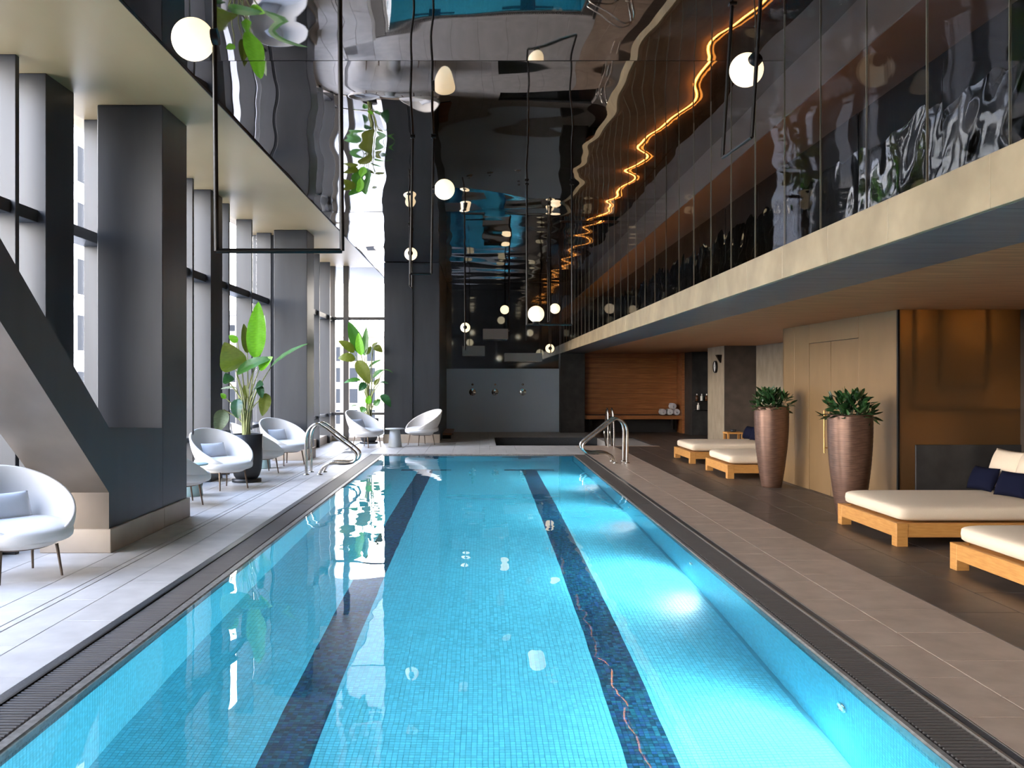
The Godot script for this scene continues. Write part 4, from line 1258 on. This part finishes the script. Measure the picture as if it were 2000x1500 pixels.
func build_small() -> void:
	# rolled towels
	var rollm := new_st()
	var spiral := []
	for i in 60:
		var a := i * 0.36
		spiral.append(Vector2(cos(a), sin(a)) * (0.012 + 0.0041 * a))
	for i in 59:
		var p: Vector2 = spiral[i]
		var q: Vector2 = spiral[i + 1]
		var nrm := (p + q).normalized() * 0.009
		for f in [[p, q, p + p.normalized() * 0.018, q + q.normalized() * 0.018]]:
			var c := Vector3((p.x + q.x) / 2 + nrm.x, (p.y + q.y) / 2 + nrm.y, 0)
			poly(rollm, [Vector3(f[2].x, f[2].y, 0.2), Vector3(f[3].x, f[3].y, 0.2), Vector3(f[3].x, f[3].y, -0.2), Vector3(f[2].x, f[2].y, -0.2)], c)
			poly(rollm, [Vector3(p.x, p.y, 0.2), Vector3(q.x, q.y, 0.2), Vector3(f[3].x, f[3].y, 0.2), Vector3(f[2].x, f[2].y, 0.2)], c)
			poly(rollm, [Vector3(p.x, p.y, -0.2), Vector3(q.x, q.y, -0.2), Vector3(f[3].x, f[3].y, -0.2), Vector3(f[2].x, f[2].y, -0.2)], c)
	var roll := done(rollm)
	var k := 0
	for s in [[5.48, 0.63, "white rolled towel at the open end of the towel pile's bottom row"], [5.685, 0.63, "white rolled towel in the middle of the towel pile's bottom row"], [5.89, 0.63, "white rolled towel against the timber cheek wall"], [5.785, 0.805, "white rolled towel on top of the towel pile"]]:
		var tw := solo("rolled_towel", roll, M.towel, s[2], "towel", P(s[0], s[1], HALL_END - 0.38), "rolled towels on the bench")
		tw.scale = Vector3(0.85, 0.85, 0.85)
	# dark shelf with toiletries beside the pier
	var sh := thing("wall_shelf", "small black wall shelf in the dark niche beside the pier", "shelf")
	lim(sh, "board", 6.12, 6.62, 0.98, 1.0, 26.4, 26.6, M.black_metal, 0.003)
	lim(sh, "board", 6.12, 6.62, 0.72, 0.74, 26.4, 26.6, M.black_metal, 0.003)
	lim(sh, "side", 6.6, 6.62, 0.72, 1.0, 26.4, 26.6, M.black_metal, 0.003)
	var bp := [Vector2(0, 0), Vector2(0.04, 0), Vector2(0.04, 0.13), Vector2(0.015, 0.15), Vector2(0.015, 0.165)]
	var cp := [Vector2(0.018, 0.16), Vector2(0.018, 0.2), Vector2(0, 0.2)]
	for s in [[6.2, 1.0, "bottle_amber", "amber bottle with pale cap on the top shelf board, first along"], [6.34, 1.0, "bottle_cap", "cream bottle on the top shelf board"], [6.24, 0.74, "bottle_cap", "cream bottle on the lower shelf board"], [6.48, 1.0, "bottle_amber", "amber bottle next to the shelf's closed side"]]:
		var b := thing("bottle", s[3], "bottle", P(s[0], s[1], 26.5), 0, "toiletry bottles on the shelf")
		part(b, "body", lathe(bp, 18), M[s[2]])
		part(b, "cap", lathe(cp, 14), M.bottle_cap)
	# clock and wedge sconce on the pier
	var c := thing("wall_clock", "round wall clock with white face and black rim on the pier", "clock", P(5.75, 1.92, 22.55))
	var rm := part(c, "rim", lathe([Vector2(0.15, 0), Vector2(0.15, 0.05), Vector2(0.13, 0.055), Vector2(0.13, 0.03)], 32), M.black_metal)
	rm.rotation.z = PI / 2
	var fc := part(c, "face", lathe([Vector2(0.135, 0.032), Vector2(0, 0.032)], 32), M.clock_face)
	fc.rotation.z = PI / 2
	part(c, "hand", box(Vector3(0.004, 0.10, 0.008)), M.black_metal, Vector3(-0.037, 0.045, 0))
	part(c, "hand", box(Vector3(0.004, 0.008, 0.07)), M.black_metal, Vector3(-0.037, 0, -0.03))
	var wg := new_st()
	var q := [Vector3(0, 0.1, -0.09), Vector3(0, 0.1, 0.09), Vector3(0, -0.09, 0.02), Vector3(0, -0.09, -0.02), Vector3(-0.12, 0.1, -0.09), Vector3(-0.12, 0.1, 0.09), Vector3(-0.03, -0.09, 0.02), Vector3(-0.03, -0.09, -0.02)]
	for f in [[0, 1, 5, 4], [2, 3, 7, 6], [0, 4, 7, 3], [1, 5, 6, 2], [4, 5, 6, 7], [0, 1, 2, 3]]:
		poly(wg, [q[f[0]], q[f[1]], q[f[2]], q[f[3]]], Vector3(-0.05, 0, 0))
	solo("wall_sconce", done(wg), M.black_metal, "black wedge-shaped wall sconce above the clock", "sconce", P(5.75, 2.1, 22.1))
